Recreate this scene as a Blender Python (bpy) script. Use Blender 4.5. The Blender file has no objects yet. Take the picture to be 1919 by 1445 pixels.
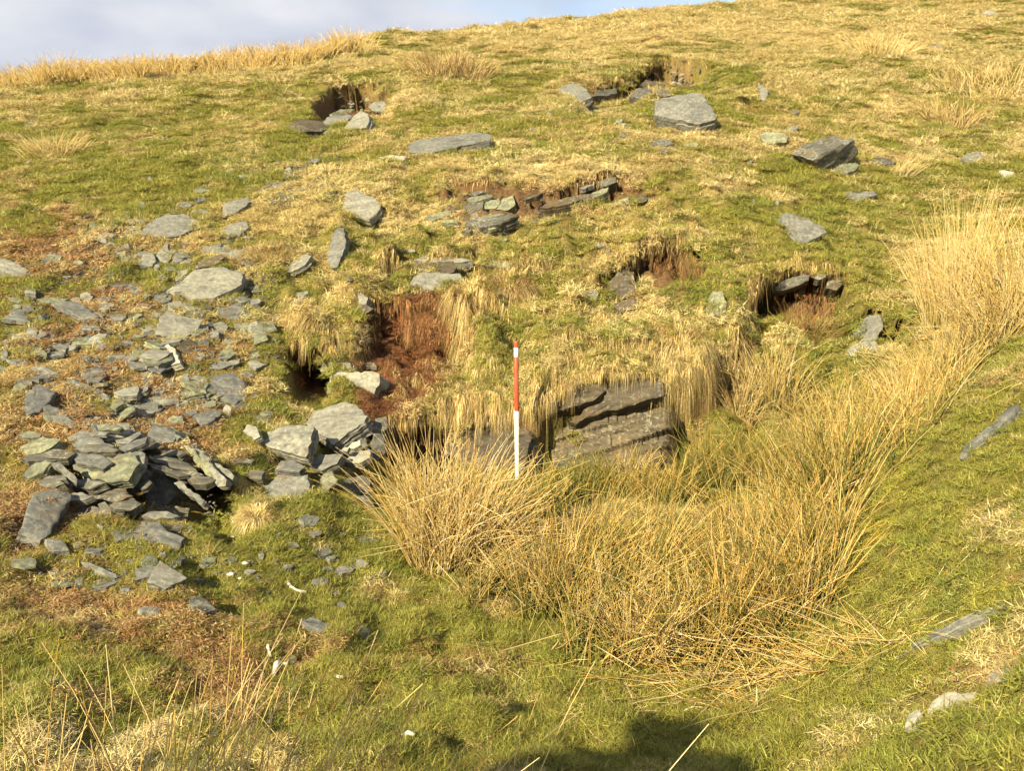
import bpy, math, random
import numpy as np
from mathutils import Vector, Matrix

random.seed(7)
RNG = np.random.default_rng(11)
SC = bpy.context.scene
COL = SC.collection
TAU = 2 * math.pi

# ------------------------------------------------------------------ camera
F = 1850.0                      # focal length in photograph pixels (photograph is 1919 x 1445)
PITCH = math.radians(-9.0)
CAMZ = 1.65
cam_data = bpy.data.cameras.new('camera')
cam_data.sensor_width = 36.0
cam_data.lens = 36.0 * F / 1919.0
cam_data.clip_start = 0.05
cam_data.clip_end = 600.0
cam = bpy.data.objects.new('camera', cam_data)
cam.location = (0, 0, CAMZ)
cam.rotation_euler = (math.radians(90) + PITCH, 0, 0)
COL.objects.link(cam)
SC.camera = cam

# ------------------------------------------------------------------ sun, sky, exposure
SUN_AZ = math.radians(32)       # to the left of straight behind the camera
SUN_EL = math.radians(28)
TO_SUN = Vector((-math.sin(SUN_AZ) * math.cos(SUN_EL), -math.cos(SUN_AZ) * math.cos(SUN_EL), math.sin(SUN_EL)))
sun_data = bpy.data.lights.new('sun', 'SUN')
sun_data.energy = 5.0
sun_data.angle = math.radians(0.5)
sun_data.color = (1.0, 0.86, 0.58)
sun = bpy.data.objects.new('sun', sun_data)
sun.rotation_euler = TO_SUN.to_track_quat('Z', 'Y').to_euler()
COL.objects.link(sun)

world = bpy.data.worlds.new('World')
SC.world = world
world.use_nodes = True
nt = world.node_tree
for n in list(nt.nodes):
    nt.nodes.remove(n)
wout = nt.nodes.new('ShaderNodeOutputWorld')
bg_sky = nt.nodes.new('ShaderNodeBackground')
sky = nt.nodes.new('ShaderNodeTexSky')
sky.sky_type = 'NISHITA'
sky.sun_disc = False
sky.sun_elevation = SUN_EL
sky.sun_rotation = math.atan2(TO_SUN.x, TO_SUN.y)
sky.air_density = 1.0
sky.dust_density = 1.0
bg_sky.inputs['Strength'].default_value = 0.075
nt.links.new(sky.outputs[0], bg_sky.inputs['Color'])
# broken cloud over the whole sky
tc = nt.nodes.new('ShaderNodeTexCoord')
mp = nt.nodes.new('ShaderNodeMapping')
mp.inputs['Scale'].default_value = (1.0, 1.0, 2.2)
mp.inputs['Location'].default_value = (1.7, 0.4, 0.3)
nz = nt.nodes.new('ShaderNodeTexNoise')
nz.inputs['Scale'].default_value = 2.6
nz.inputs['Detail'].default_value = 7
nz.inputs['Roughness'].default_value = 0.5
cr = nt.nodes.new('ShaderNodeValToRGB')
cr.color_ramp.elements[0].position = 0.36
cr.color_ramp.elements[1].position = 0.54
nz2 = nt.nodes.new('ShaderNodeTexNoise')
nz2.inputs['Scale'].default_value = 5.0
nz2.inputs['Detail'].default_value = 5
cr2 = nt.nodes.new('ShaderNodeValToRGB')
cr2.color_ramp.elements[0].position = 0.36
cr2.color_ramp.elements[0].color = (0.225, 0.243, 0.29, 1)
cr2.color_ramp.elements[1].position = 0.68
cr2.color_ramp.elements[1].color = (0.35, 0.35, 0.36, 1)
bg_cloud = nt.nodes.new('ShaderNodeBackground')
bg_cloud.inputs['Strength'].default_value = 1.0
mixw = nt.nodes.new('ShaderNodeMixShader')
nt.links.new(tc.outputs['Generated'], mp.inputs['Vector'])
nt.links.new(mp.outputs[0], nz.inputs['Vector'])
nt.links.new(mp.outputs[0], nz2.inputs['Vector'])
nt.links.new(nz.outputs['Fac'], cr.inputs[0])
nt.links.new(nz2.outputs['Fac'], cr2.inputs[0])
nt.links.new(cr2.outputs[0], bg_cloud.inputs['Color'])
nt.links.new(cr.outputs[0], mixw.inputs[0])
nt.links.new(bg_sky.outputs[0], mixw.inputs[1])
nt.links.new(bg_cloud.outputs[0], mixw.inputs[2])
nt.links.new(mixw.outputs[0], wout.inputs['Surface'])

SC.view_settings.view_transform = 'Standard'
SC.view_settings.look = 'None'
SC.view_settings.exposure = 1.38
SC.view_settings.gamma = 1.0
SC.view_settings.use_curve_mapping = False
SC.render.engine = 'CYCLES'
SC.cycles.use_denoising = True
SC.cycles.adaptive_threshold = 0.03
SC.cycles.max_bounces = 4
SC.cycles.diffuse_bounces = 2
SC.cycles.glossy_bounces = 2
SC.cycles.transmission_bounces = 2
SC.cycles.caustics_reflective = False
SC.cycles.caustics_refractive = False

# ------------------------------------------------------------------ numeric helpers
def hash2(ix, iy, seed):
    h = (ix.astype(np.int64) * 374761393 + iy.astype(np.int64) * 668265263 + seed * 1442695041) & 0xFFFFFFFF
    h = ((h ^ (h >> 13)) * 1274126177) & 0xFFFFFFFF
    h = (h ^ (h >> 16)) & 0xFFFFFFFF
    return h.astype(np.float64) / 4294967295.0

def vnoise(x, y, seed=0):
    x = np.asarray(x, float); y = np.asarray(y, float)
    ix = np.floor(x); iy = np.floor(y)
    fx = x - ix; fy = y - iy
    fx = fx * fx * fx * (fx * (fx * 6 - 15) + 10); fy = fy * fy * fy * (fy * (fy * 6 - 15) + 10)
    a = hash2(ix, iy, seed); b = hash2(ix + 1, iy, seed)
    c = hash2(ix, iy + 1, seed); d = hash2(ix + 1, iy + 1, seed)
    return (a + (b - a) * fx) * (1 - fy) + (c + (d - c) * fx) * fy - 0.5

def fbm(x, y, seed=0, octs=4, rough=0.5):
    s = 0; a = 1.0; t = 0
    ca, sa = math.cos(0.6), math.sin(0.6)
    for o in range(octs):
        s = s + a * vnoise(x, y, seed + o * 17); t += a
        x, y = (x * ca - y * sa) * 2.03 + 5.1, (x * sa + y * ca) * 2.03 + 1.7
        a *= rough
    return s / t * 2.0       # about -1 .. 1

def sstep(a, b, x):
    t = np.clip((x - a) / (b - a), 0, 1)
    return t * t * (3 - 2 * t)

CP, SP = math.cos(PITCH), math.sin(PITCH)
def rays(px, py):
    u = (np.asarray(px, float) - 959.5) / F
    v = (722.5 - np.asarray(py, float)) / F
    return u, CP - SP * v, SP + CP * v       # x, y (forward), z

def project(X, Y, Z):
    z = Z - CAMZ
    d = Y * CP + z * SP
    v = -Y * SP + z * CP
    d = np.maximum(d, 0.05)
    return 959.5 + F * X / d, 722.5 - F * v / d

# ------------------------------------------------------------------ the lie of the land: distances read off the photograph
COLS = [-400, 0, 200, 400, 600, 800, 960, 1150, 1350, 1550, 1750, 1919, 2300]
ROWS = {
    2100: [1.35] * 13,
    1700: [1.95, 1.95, 2.0, 2.0, 2.0, 2.0, 2.05, 2.05, 2.0, 1.95, 1.9, 1.8, 1.6],
    1445: [2.6, 2.65, 2.7, 2.7, 2.75, 2.8, 2.85, 2.85, 2.8, 2.6, 2.3, 2.05, 1.75],
    1300: [3.1, 3.15, 3.25, 3.3, 3.4, 3.5, 3.55, 3.6, 3.55, 3.25, 2.78, 2.42, 2.0],
    1150: [3.6, 3.7, 3.8, 3.95, 4.1, 4.3, 4.4, 4.5, 4.45, 4.05, 3.28, 2.85, 2.35],
    1000: [4.2, 4.35, 4.45, 4.6, 4.9, 5.3, 5.45, 5.55, 5.55, 5.0, 3.95, 3.4, 2.75],
    900: [4.7, 4.85, 4.95, 5.2, 5.6, 6.3, 6.55, 6.65, 6.65, 5.9, 4.5, 3.9, 3.1],
    800: [5.3, 5.4, 5.5, 5.8, 6.2, 6.75, 6.8, 6.85, 7.0, 6.9, 5.3, 4.4, 3.6],
    720: [5.9, 6.05, 6.2, 6.4, 6.75, 6.95, 6.95, 6.95, 7.2, 7.6, 6.4, 4.95, 4.1],
    640: [6.6, 6.8, 6.95, 7.05, 7.2, 7.4, 7.3, 7.35, 7.5, 8.0, 7.5, 5.7, 4.7],
    560: [7.4, 7.6, 7.7, 7.8, 7.9, 7.8, 8.1, 8.2, 8.1, 8.5, 8.4, 7.0, 6.0],
    480: [8.4, 8.6, 8.6, 8.6, 8.6, 8.6, 8.7, 8.7, 8.7, 9.2, 9.4, 8.6, 7.5],
    400: [9.4, 9.8, 9.7, 9.6, 9.5, 9.4, 9.4, 9.4, 9.5, 10.1, 10.5, 10.0, 9.0],
    320: [11.0, 11.5, 11.2, 11.0, 10.8, 10.6, 10.4, 10.4, 10.6, 11.2, 11.6, 11.5, 10.5],
    250: [13.0, 13.8, 13.3, 13.0, 12.6, 12.4, 12.2, 12.2, 12.4, 12.8, 13.2, 13.3, 12.5],
    190: [17.0, 18.0, 17.0, 16.0, 15.0, 14.8, 14.6, 14.5, 14.7, 15.0, 15.4, 15.6, 15.0],
    150: [23.0, 25.0, 20.5, 18.5, 17.5, 17.0, 16.8, 16.8, 17.0, 17.2, 17.4, 17.6, 17.0],
    110: [None, None, None, 25.0, 22.0, 21.0, 20.5, 20.0, 20.0, 20.0, 20.2, 20.5, 20.0],
    70: [None, None, None, None, None, 27.0, 26.0, 25.0, 24.5, 24.5, 24.5, 24.5, 24.0],
    40: [None, None, None, None, None, None, 31.0, 30.0, 29.0, 29.0, 29.0, 29.0, 28.0],
    10: [None, None, None, None, None, None, None, None, 36.0, 35.0, 35.0, 35.0, 33.0],
    -40: [None] * 9 + [45.0, 44.0, 43.0, 40.0],
}
cp, cd = [], []
for py_, row in ROWS.items():
    for px_, d_ in zip(COLS, row):
        if d_ is not None:
            cp.append((px_ / 1000.0, py_ / 600.0)); cd.append(math.log(d_))
cp = np.array(cp); cd = np.array(cd)
def tps_k(r2):
    return 0.5 * r2 * np.log(r2 + 1e-12)
nC = len(cp)
K = tps_k(((cp[:, None, :] - cp[None, :, :]) ** 2).sum(-1)) + np.eye(nC) * 2e-4
P = np.hstack([np.ones((nC, 1)), cp])
A = np.zeros((nC + 3, nC + 3)); A[:nC, :nC] = K; A[:nC, nC:] = P; A[nC:, :nC] = P.T
W = np.linalg.solve(A, np.concatenate([cd, np.zeros(3)]))
def tps(px, py):
    q = np.stack([np.ravel(px) / 1000.0, np.ravel(py) / 600.0], -1)
    out = np.empty(len(q))
    for i in range(0, len(q), 20000):
        c = q[i:i + 20000]
        r2 = ((c[:, None, :] - cp[None, :, :]) ** 2).sum(-1)
        out[i:i + 20000] = tps_k(r2) @ W[:nC] + W[nC] + c @ W[nC + 1:]
    return np.exp(out).reshape(np.shape(px))

# scarps, hollows and erosion scars: the lip, how far the broken ground runs down below it, share of that which is a wall, undercut, soft ends
SCARPS = [
    ([(1000, 770), (1040, 735), (1120, 712), (1200, 715), (1250, 730), (1320, 700)], 190, 0.60, 0.20, 0.12),
    ([(740, 800), (800, 790), (900, 782), (990, 775)], 120, 0.60, 0.20, 0.12),
    ([(536, 655), (570, 646), (600, 672), (620, 700)], 110, 0.80, 0.75, 0.05),
    ([(680, 565), (740, 550), (830, 560), (880, 580)], 160, 0.55, 0.22, 0.12),
    ([(1110, 520), (1180, 480), (1260, 455), (1335, 490)], 95, 0.55, 0.35, 0.14),
    ([(1405, 565), (1440, 520), (1510, 500), (1595, 525)], 130, 0.55, 0.40, 0.14),
    ([(586, 185), (620, 160), (700, 158), (738, 178)], 82, 0.60, 0.38, 0.06),
    ([(1090, 168), (1180, 145), (1230, 118), (1345, 130)], 64, 0.56, 0.32, 0.10),
    ([(820, 335), (870, 345), (970, 352), (1050, 345), (1160, 322), (1235, 350)], 74, 0.52, 0.12, 0.14),
    ([(120, 852), (250, 850), (330, 842), (445, 900)], 150, 0.66, 0.60, 0.08),
    ([(690, 790), (740, 800), (800, 800)], 130, 0.50, 0.10, 0.2),
    ([(1575, 605), (1640, 585), (1710, 605)], 85, 0.60, 0.20, 0.15),
    ([(880, 560), (1000, 590), (1040, 575)], 50, 0.5, 0.08, 0.15),
    ([(690, 505), (760, 478), (890, 484), (1010, 500), (1060, 490)], 60, 0.45, 0.08, 0.12),
    ([(1040, 648), (1120, 630), (1240, 628), (1340, 600)], 60, 0.4, 0.05, 0.15),
    ([(1340, 640), (1400, 600), (1425, 640)], 150, 0.6, 0.25, 0.15),
    ([(1380, 195), (1400, 190), (1430, 192)], 18, 0.6, 0.1, 0.2),
]
def lip_line(pts, px):
    return np.interp(px, [p[0] for p in pts], [p[1] for p in pts]) + 5 * fbm(np.asarray(px) / 45.0, np.asarray(px) * 0, 91, 2)
def depth(px, py):
    D = tps(px, py)
    out = D.copy()
    for pts, h, wall, und, ef in SCARPS:
        x0, x1 = pts[0][0], pts[-1][0]
        e = (x1 - x0) * ef
        m = (px > x0 - e) & (px < x1 + e)
        if not m.any():
            continue
        xs_, ys_ = px[m], py[m]
        top = lip_line(pts, xs_)
        cols_ = np.unique(xs_)
        lipd = np.interp(xs_, cols_, tps(cols_, lip_line(pts, cols_)))
        w = sstep(x0 - e, x0 + e, xs_) * (1 - sstep(x1 - e, x1 + e, xs_))
        s = (ys_ - top) / h
        g = (s >= 0) * np.clip((1 - s) / (1 - wall), 0, 1) * w
        out[m] = np.maximum(out[m], D[m] + np.maximum(0, lipd + 0.01 - D[m]) * g)
    return out

SKY_X = [-1000, -400, 0, 100, 300, 450, 620, 700, 900, 1100, 1250, 1400, 1500, 1919, 2400, 3000]
SKY_Y = [170, 160, 151, 143, 126, 114, 94, 76, 48, 32, 14, 3, -6, -42, -70, -90]

lp = np.arange(-1000, 2930, 8.0); lq = np.arange(-70, 2101, 3.0)
LX, LY = np.meshgrid(lp, lq)
LD = depth(LX, LY)
keep = LY > np.interp(LX, SKY_X, SKY_Y)
rx, ry, rz = rays(LX, LY)
WX = (rx / ry * LD)[keep]; WY = LD[keep]; WZ = (rz / ry * LD)[keep] + CAMZ
# behind the skyline the hill rolls over
sx = np.arange(-1000, 2930, 6.0); sy = np.interp(sx, SKY_X, SKY_Y) + 1
sd = depth(sx, sy); ax, ay, az_ = rays(sx, sy)
for k in np.linspace(1.02, 3.2, 60):
    WX = np.concatenate([WX, ax / ay * sd * k]); WY = np.concatenate([WY, sd * k])
    WZ = np.concatenate([WZ, az_ / ay * sd + CAMZ + 0.045 * sd * (k - 1) - 0.02 * sd * (k - 1) ** 2])
# the ground the photographer stands on
gx, gy = np.meshgrid(np.arange(-9, 9, 0.1), np.arange(-6, 1.25, 0.1))
WX = np.concatenate([WX, gx.ravel()]); WY = np.concatenate([WY, gy.ravel()])
WZ = np.concatenate([WZ, (0.02 + 0.06 * np.abs(gx)).ravel() * 1.0])

def grow(a, b, step, rate):
    out = [a]
    while out[-1] < b:
        out.append(out[-1] + step); step *= rate
    return out
xr = grow(5.2, 70, 0.035, 1.045)
GXS = np.array([-x for x in xr[::-1]] + list(np.arange(-5.2 + 0.03, 5.2 - 0.02, 0.03)) + xr)
yr = grow(9.6, 110, 0.035, 1.014)
GYS = np.array(list(np.arange(-6, 1.25, 0.15)) + list(np.arange(1.3, 9.57, 0.03)) + yr)
NX, NY = len(GXS), len(GYS)
mx = (GXS[1:] + GXS[:-1]) / 2; my = (GYS[1:] + GYS[:-1]) / 2
ii = np.searchsorted(mx, WX); jj = np.searchsorted(my, WY)
GZ = np.full((NY, NX), -1e9)
np.maximum.at(GZ, (jj, ii), WZ)
known = GZ > -1e8
Zf = np.where(known, GZ, 0.0)
def nbsum(a):
    p = np.pad(a, 1, mode='edge')
    return p[:-2, 1:-1] + p[2:, 1:-1] + p[1:-1, :-2] + p[1:-1, 2:]
kn = known.copy()
for it in range(400):
    if kn.all():
        break
    pk = np.pad(kn, 1); pz = np.pad(np.where(kn, Zf, 0), 1)
    cnt = pk[:-2, 1:-1] * 1 + pk[2:, 1:-1] + pk[1:-1, :-2] + pk[1:-1, 2:]
    sm = pz[:-2, 1:-1] + pz[2:, 1:-1] + pz[1:-1, :-2] + pz[1:-1, 2:]
    new = (~kn) & (cnt > 0)
    Zf[new] = sm[new] / cnt[new]
    kn |= new
hole = ~known
for it in range(60):
    Zf = np.where(hole, nbsum(Zf) / 4, Zf)
Zf = np.where(hole, 0.5 * Zf + 0.5 * nbsum(Zf) / 4, Zf)
GZ = Zf
MX, MY = np.meshgrid(GXS, GYS)
SMOOTH = GZ.copy()
for it in range(25):
    SMOOTH = 0.2 * SMOOTH + 0.8 * nbsum(SMOOTH) / 4
# turf is lumpy: tussocks near the scarp, sheep-trodden terraces further up
near = 1 - sstep(9, 16, MY)
bill = 1 - np.abs(fbm(MX * 2.3, MY * 2.3, 3, 2)) * 2.2
lump = 1 + 1.4 * sstep(-2.2, -1.2, MX) * (1 - sstep(2.6, 3.6, MX)) * sstep(6.9, 7.3, MY) * (1 - sstep(9.5, 11, MY))
GZ = GZ + near * lump * (0.05 * bill - 0.03 + 0.055 * fbm(MX * 4.5, MY * 4.5, 4, 2) + 0.034 * fbm(MX * 10, MY * 10, 5, 2))
GZ = GZ + (1 - near) * (0.15 * fbm(MX * 0.9, MY * 0.9, 8, 3) + 0.10 * fbm(MX * 3.4, MY * 3.4, 9, 2))
GZ = GZ + sstep(12, 22, MY) * 0.16 * fbm(MX * 0.35, MY * 0.5, 21, 3)

# the mossy bank closing the hollow on the right
GZ = GZ + 0.24 * np.exp(-(((MX - 2.05) / 0.75) ** 2 + ((MY - 4.3) / 1.3) ** 2) ** 1.3)
SMOOTH = SMOOTH + 0.24 * np.exp(-(((MX - 2.05) / 0.75) ** 2 + ((MY - 4.3) / 1.3) ** 2) ** 1.3)
# unseen mound added to raise the figure that casts the bottom shadow
GZ = GZ + 1.25 * np.exp(-(((MX + 2.5) / 1.1) ** 2 + ((MY + 1.75) / 1.0) ** 2) ** 1.4)

def bil(G, x, y):
    x = np.asarray(x, float); y = np.asarray(y, float)
    i = np.clip(np.searchsorted(GXS, x) - 1, 0, NX - 2); j = np.clip(np.searchsorted(GYS, y) - 1, 0, NY - 2)
    fx = np.clip((x - GXS[i]) / (GXS[i + 1] - GXS[i]), 0, 1); fy = np.clip((y - GYS[j]) / (GYS[j + 1] - GYS[j]), 0, 1)
    return (G[j, i] * (1 - fx) + G[j, i + 1] * fx) * (1 - fy) + (G[j + 1, i] * (1 - fx) + G[j + 1, i + 1] * fx) * fy
def height(x, y):
    return bil(GZ, x, y)
def normal_at(x, y, G=None, e=0.06):
    G = SMOOTH if G is None else G
    x = np.asarray(x, float); y = np.asarray(y, float)
    dx = (bil(G, x + e, y) - bil(G, x - e, y)) / (2 * e); dy = (bil(G, x, y + e) - bil(G, x, y - e)) / (2 * e)
    n = np.stack([-dx, -dy, np.ones_like(dx)], -1)
    return n / np.linalg.norm(n, axis=-1, keepdims=True)
MARCH = np.concatenate([np.arange(1.0, 12, 0.02), np.geomspace(12, 70, 500)])
def hit(px, py):
    """where the line of sight through a photograph pixel meets the ground"""
    px = np.atleast_1d(np.asarray(px, float)); py = np.atleast_1d(np.asarray(py, float))
    a, b, c = rays(px, py)
    Y = MARCH[None, :]
    X = (a / b)[:, None] * Y; Z = (c / b)[:, None] * Y + CAMZ
    under = height(X, np.broadcast_to(Y, X.shape)) > Z
    k = np.argmax(under, 1); ok = under.any(1)
    k = np.clip(k, 1, None)
    r = np.arange(len(px))
    d0 = Z[r, k - 1] - height(X[r, k - 1], MARCH[k - 1]); d1 = Z[r, k] - height(X[r, k], MARCH[k])
    t = np.clip(d0 / np.where(np.abs(d0 - d1) < 1e-9, 1, d0 - d1), 0, 1)
    yy = MARCH[k - 1] + (MARCH[k] - MARCH[k - 1]) * t
    return np.stack([a / b * yy, yy, c / b * yy + CAMZ], -1), ok
def hit1(px, py):
    p, ok = hit([px], [py])
    return Vector(p[0])

# where the turf overhangs, the floor below is pushed back in under the lip
SHIFT = np.zeros_like(GZ)
# clean, unbroken walls: everything before the lip lies at the foot, everything behind it on top
for pts, h, wall, und, ef in SCARPS:
    x0, x1 = pts[0][0], pts[-1][0]
    pxs = np.arange(x0, x1, 2.0)
    dl = tps(pxs, lip_line(pts, pxs)); a_, b_, c_ = rays(pxs, lip_line(pts, pxs)); wx = a_ / b_ * dl
    order = np.argsort(wx); wx = wx[order]; dl = dl[order]; pxs = pxs[order]
    cols_ = np.nonzero((GXS > wx[0]) & (GXS < wx[-1]))[0]
    if len(cols_) < 4:
        continue
    foot = np.zeros(len(cols_)); lipz = np.zeros(len(cols_)); jj_ = np.zeros(len(cols_), int); ww_ = np.zeros(len(cols_))
    for m_, i in enumerate(cols_):
        yl = np.interp(GXS[i], wx, dl); pxi = np.interp(GXS[i], wx, pxs)
        j = int(np.searchsorted(GYS, yl - 0.004)) - 1
        jj_[m_] = j; foot[m_] = GZ[j - 3:j + 1, i].min(); lipz[m_] = GZ[j + 1:j + 4, i].max()
        e = (x1 - x0) * 0.10
        ww_[m_] = float(sstep(x0, x0 + e, pxi) * (1 - sstep(x1 - e, x1, pxi)))
    kk = np.array([1, 2, 3, 2, 1]) / 9.0
    foot = np.convolve(np.pad(foot, 2, mode='edge'), kk, 'valid'); lipz = np.convolve(np.pad(lipz, 2, mode='edge'), kk, 'valid')
    for m_, i in enumerate(cols_):
        j = jj_[m_]; w = ww_[m_]
        for q_ in (0, 1):
            GZ[j - q_, i] = GZ[j - q_, i] * (1 - w) + (foot[m_] + 0.01 * q_ * 0) * w
        GZ[j + 1, i] = GZ[j + 1, i] * (1 - w) + lipz[m_] * w
for pts, h, wall, und, ef in SCARPS:
    x0, x1 = pts[0][0], pts[-1][0]
    pxs = np.arange(x0, x1, 2.0)
    dl = tps(pxs, lip_line(pts, pxs)); a_, b_, c_ = rays(pxs, lip_line(pts, pxs)); wx = a_ / b_ * dl
    order = np.argsort(wx); wx = wx[order]; dl = dl[order]; pxs = pxs[order]
    for i in np.nonzero((GXS > wx[0]) & (GXS < wx[-1]))[0]:
        yl = np.interp(GXS[i], wx, dl); pxi = np.interp(GXS[i], wx, pxs)
        j = int(np.searchsorted(GYS, yl - 0.004)) - 1
        e = (x1 - x0) * 0.18
        w = float(sstep(x0, x0 + e, pxi) * (1 - sstep(x1 - e, x1, pxi)))
        sh = und * w * np.exp(-np.maximum(0, GYS[j] - GYS[:j + 1]) / (0.12 + 0.4 * und))
        SHIFT[:j + 1, i] = np.maximum(SHIFT[:j + 1, i], sh)
        dlt = float(np.clip(yl - 0.5 * (GYS[j] + GYS[j + 1]), -1.5 * (GYS[j + 1] - GYS[j]), 1.5 * (GYS[j + 1] - GYS[j]))) * min(1.0, w * 3)
        for q_, f_ in ((-2, .35), (-1, .7), (0, 1.0), (1, 1.0), (2, .7), (3, .35)):
            SHIFT[j + q_, i] += dlt * f_
SHIFT[np.abs(SHIFT) < 0.003] = 0

# ------------------------------------------------------------------ scene helpers
def tag(o, label=None, category=None, group=None, kind=None):
    if label: o['label'] = label
    if category: o['category'] = category
    if group: o['group'] = group
    if kind: o['kind'] = kind
    return o

def fast_mesh(name, verts, faces, smooth=False):
    """verts (N,3); faces (M,3) or (M,4) integer array"""
    me = bpy.data.meshes.new(name)
    verts = np.ascontiguousarray(verts, dtype=np.float32); faces = np.ascontiguousarray(faces, dtype=np.int32)
    m, k = faces.shape
    me.vertices.add(len(verts)); me.vertices.foreach_set('co', verts.ravel())
    me.loops.add(m * k); me.loops.foreach_set('vertex_index', faces.ravel())
    me.polygons.add(m)
    me.polygons.foreach_set('loop_start', np.arange(0, m * k, k, dtype=np.int32))
    me.polygons.foreach_set('use_smooth', np.full(m, smooth, dtype=bool))
    me.update(calc_edges=True)
    return me

def vcol(me, name, cols):
    at = me.attributes.new(name, 'FLOAT_COLOR', 'POINT')
    c = np.ones((len(cols), 4), dtype=np.float32); c[:, :3] = cols
    at.data.foreach_set('color', c.ravel())

def link(name, me, mat=None, parent=None):
    o = bpy.data.objects.new(name, me)
    if mat is not None:
        me.materials.append(mat)
    COL.objects.link(o)
    if parent is not None:
        o.parent = parent
    return o

def mat_new(name):
    m = bpy.data.materials.new(name); m.use_nodes = True
    t = m.node_tree
    for n in list(t.nodes):
        t.nodes.remove(n)
    out = t.nodes.new('ShaderNodeOutputMaterial')
    return m, t, out

def N(t, kind, **kw):
    n = t.nodes.new(kind)
    for k, v in kw.items():
        if hasattr(n, k):
            setattr(n, k, v)
        else:
            n.inputs[k.replace('_', ' ')].default_value = v
    return n

def mixrgb(t, fac, a, b, mode='MIX'):
    n = t.nodes.new('ShaderNodeMix'); n.data_type = 'RGBA'; n.blend_type = mode
    for sock, v in ((n.inputs[0], fac), (n.inputs[6], a), (n.inputs[7], b)):
        if hasattr(v, 'node'):
            t.links.new(v, sock)
        else:
            sock.default_value = v
    return n.outputs[2]

def ramp(t, src, p0, p1, c0=(0, 0, 0, 1), c1=(1, 1, 1, 1)):
    r = t.nodes.new('ShaderNodeValToRGB')
    r.color_ramp.elements[0].position = p0; r.color_ramp.elements[0].color = c0
    r.color_ramp.elements[1].position = p1; r.color_ramp.elements[1].color = c1
    t.links.new(src, r.inputs[0])
    return r.outputs[0]

# ------------------------------------------------------------------ materials
def ground_material():
    m, t, out = mat_new('thatch_and_soil')
    at = N(t, 'ShaderNodeAttribute', attribute_name='cover')
    tc = N(t, 'ShaderNodeTexCoord')
    n1 = N(t, 'ShaderNodeTexNoise', Scale=38.0, Detail=6.0, Roughness=0.65)
    n2 = N(t, 'ShaderNodeTexNoise', Scale=150.0, Detail=3.0)
    t.links.new(tc.outputs['Object'], n1.inputs['Vector']); t.links.new(tc.outputs['Object'], n2.inputs['Vector'])
    v = ramp(t, n1.outputs['Fac'], 0.3, 0.72, (0.55, 0.5, 0.45, 1), (1.35, 1.3, 1.2, 1))
    c = mixrgb(t, 1.0, at.outputs['Color'], v, 'MULTIPLY')
    b = N(t, 'ShaderNodeBsdfPrincipled', Roughness=0.95)
    b.inputs['Specular IOR Level'].default_value = 0.1
    t.links.new(c, b.inputs['Base Color'])
    add = N(t, 'ShaderNodeMath', operation='ADD')
    t.links.new(n1.outputs['Fac'], add.inputs[0]); t.links.new(n2.outputs['Fac'], add.inputs[1])
    bp = N(t, 'ShaderNodeBump', Strength=0.9, Distance=0.02)
    t.links.new(add.outputs[0], bp.inputs['Height']); t.links.new(bp.outputs[0], b.inputs['Normal'])
    t.links.new(b.outputs[0], out.inputs['Surface'])
    return m

def blade_material(name, instanced):
    m, t, out = mat_new(name)
    at = N(t, 'ShaderNodeAttribute', attribute_name='tint' if instanced else 'col')
    if instanced:
        at.attribute_type = 'INSTANCER'
        bv = N(t, 'ShaderNodeAttribute', attribute_name='bv')
        v = ramp(t, bv.outputs['Fac'], 0.0, 1.0, (0.55, 0.53, 0.5, 1), (1.4, 1.38, 1.3, 1))
        at2 = N(t, 'ShaderNodeAttribute', attribute_name='tint2'); at2.attribute_type = 'INSTANCER'
        hv = N(t, 'ShaderNodeAttribute', attribute_name='hv')
        gt = N(t, 'ShaderNodeMath', operation='GREATER_THAN'); gt.inputs[1].default_value = 0.64
        t.links.new(hv.outputs['Fac'], gt.inputs[0])
        c = mixrgb(t, gt.outputs[0], at.outputs['Color'], at2.outputs['Color'])
        c = mixrgb(t, 1.0, c, v, 'MULTIPLY')
    else:
        c = at.outputs['Color']
    d = N(t, 'ShaderNodeBsdfPrincipled', Roughness=0.6)
    d.inputs['Specular IOR Level'].default_value = 0.25
    tr = N(t, 'ShaderNodeBsdfTranslucent')
    t.links.new(c, d.inputs['Base Color']); t.links.new(c, tr.inputs['Color'])
    mx = N(t, 'ShaderNodeMixShader'); mx.inputs[0].default_value = 0.28
    t.links.new(d.outputs[0], mx.inputs[1]); t.links.new(tr.outputs[0], mx.inputs[2])
    t.links.new(mx.outputs[0], out.inputs['Surface'])
    return m

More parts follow.
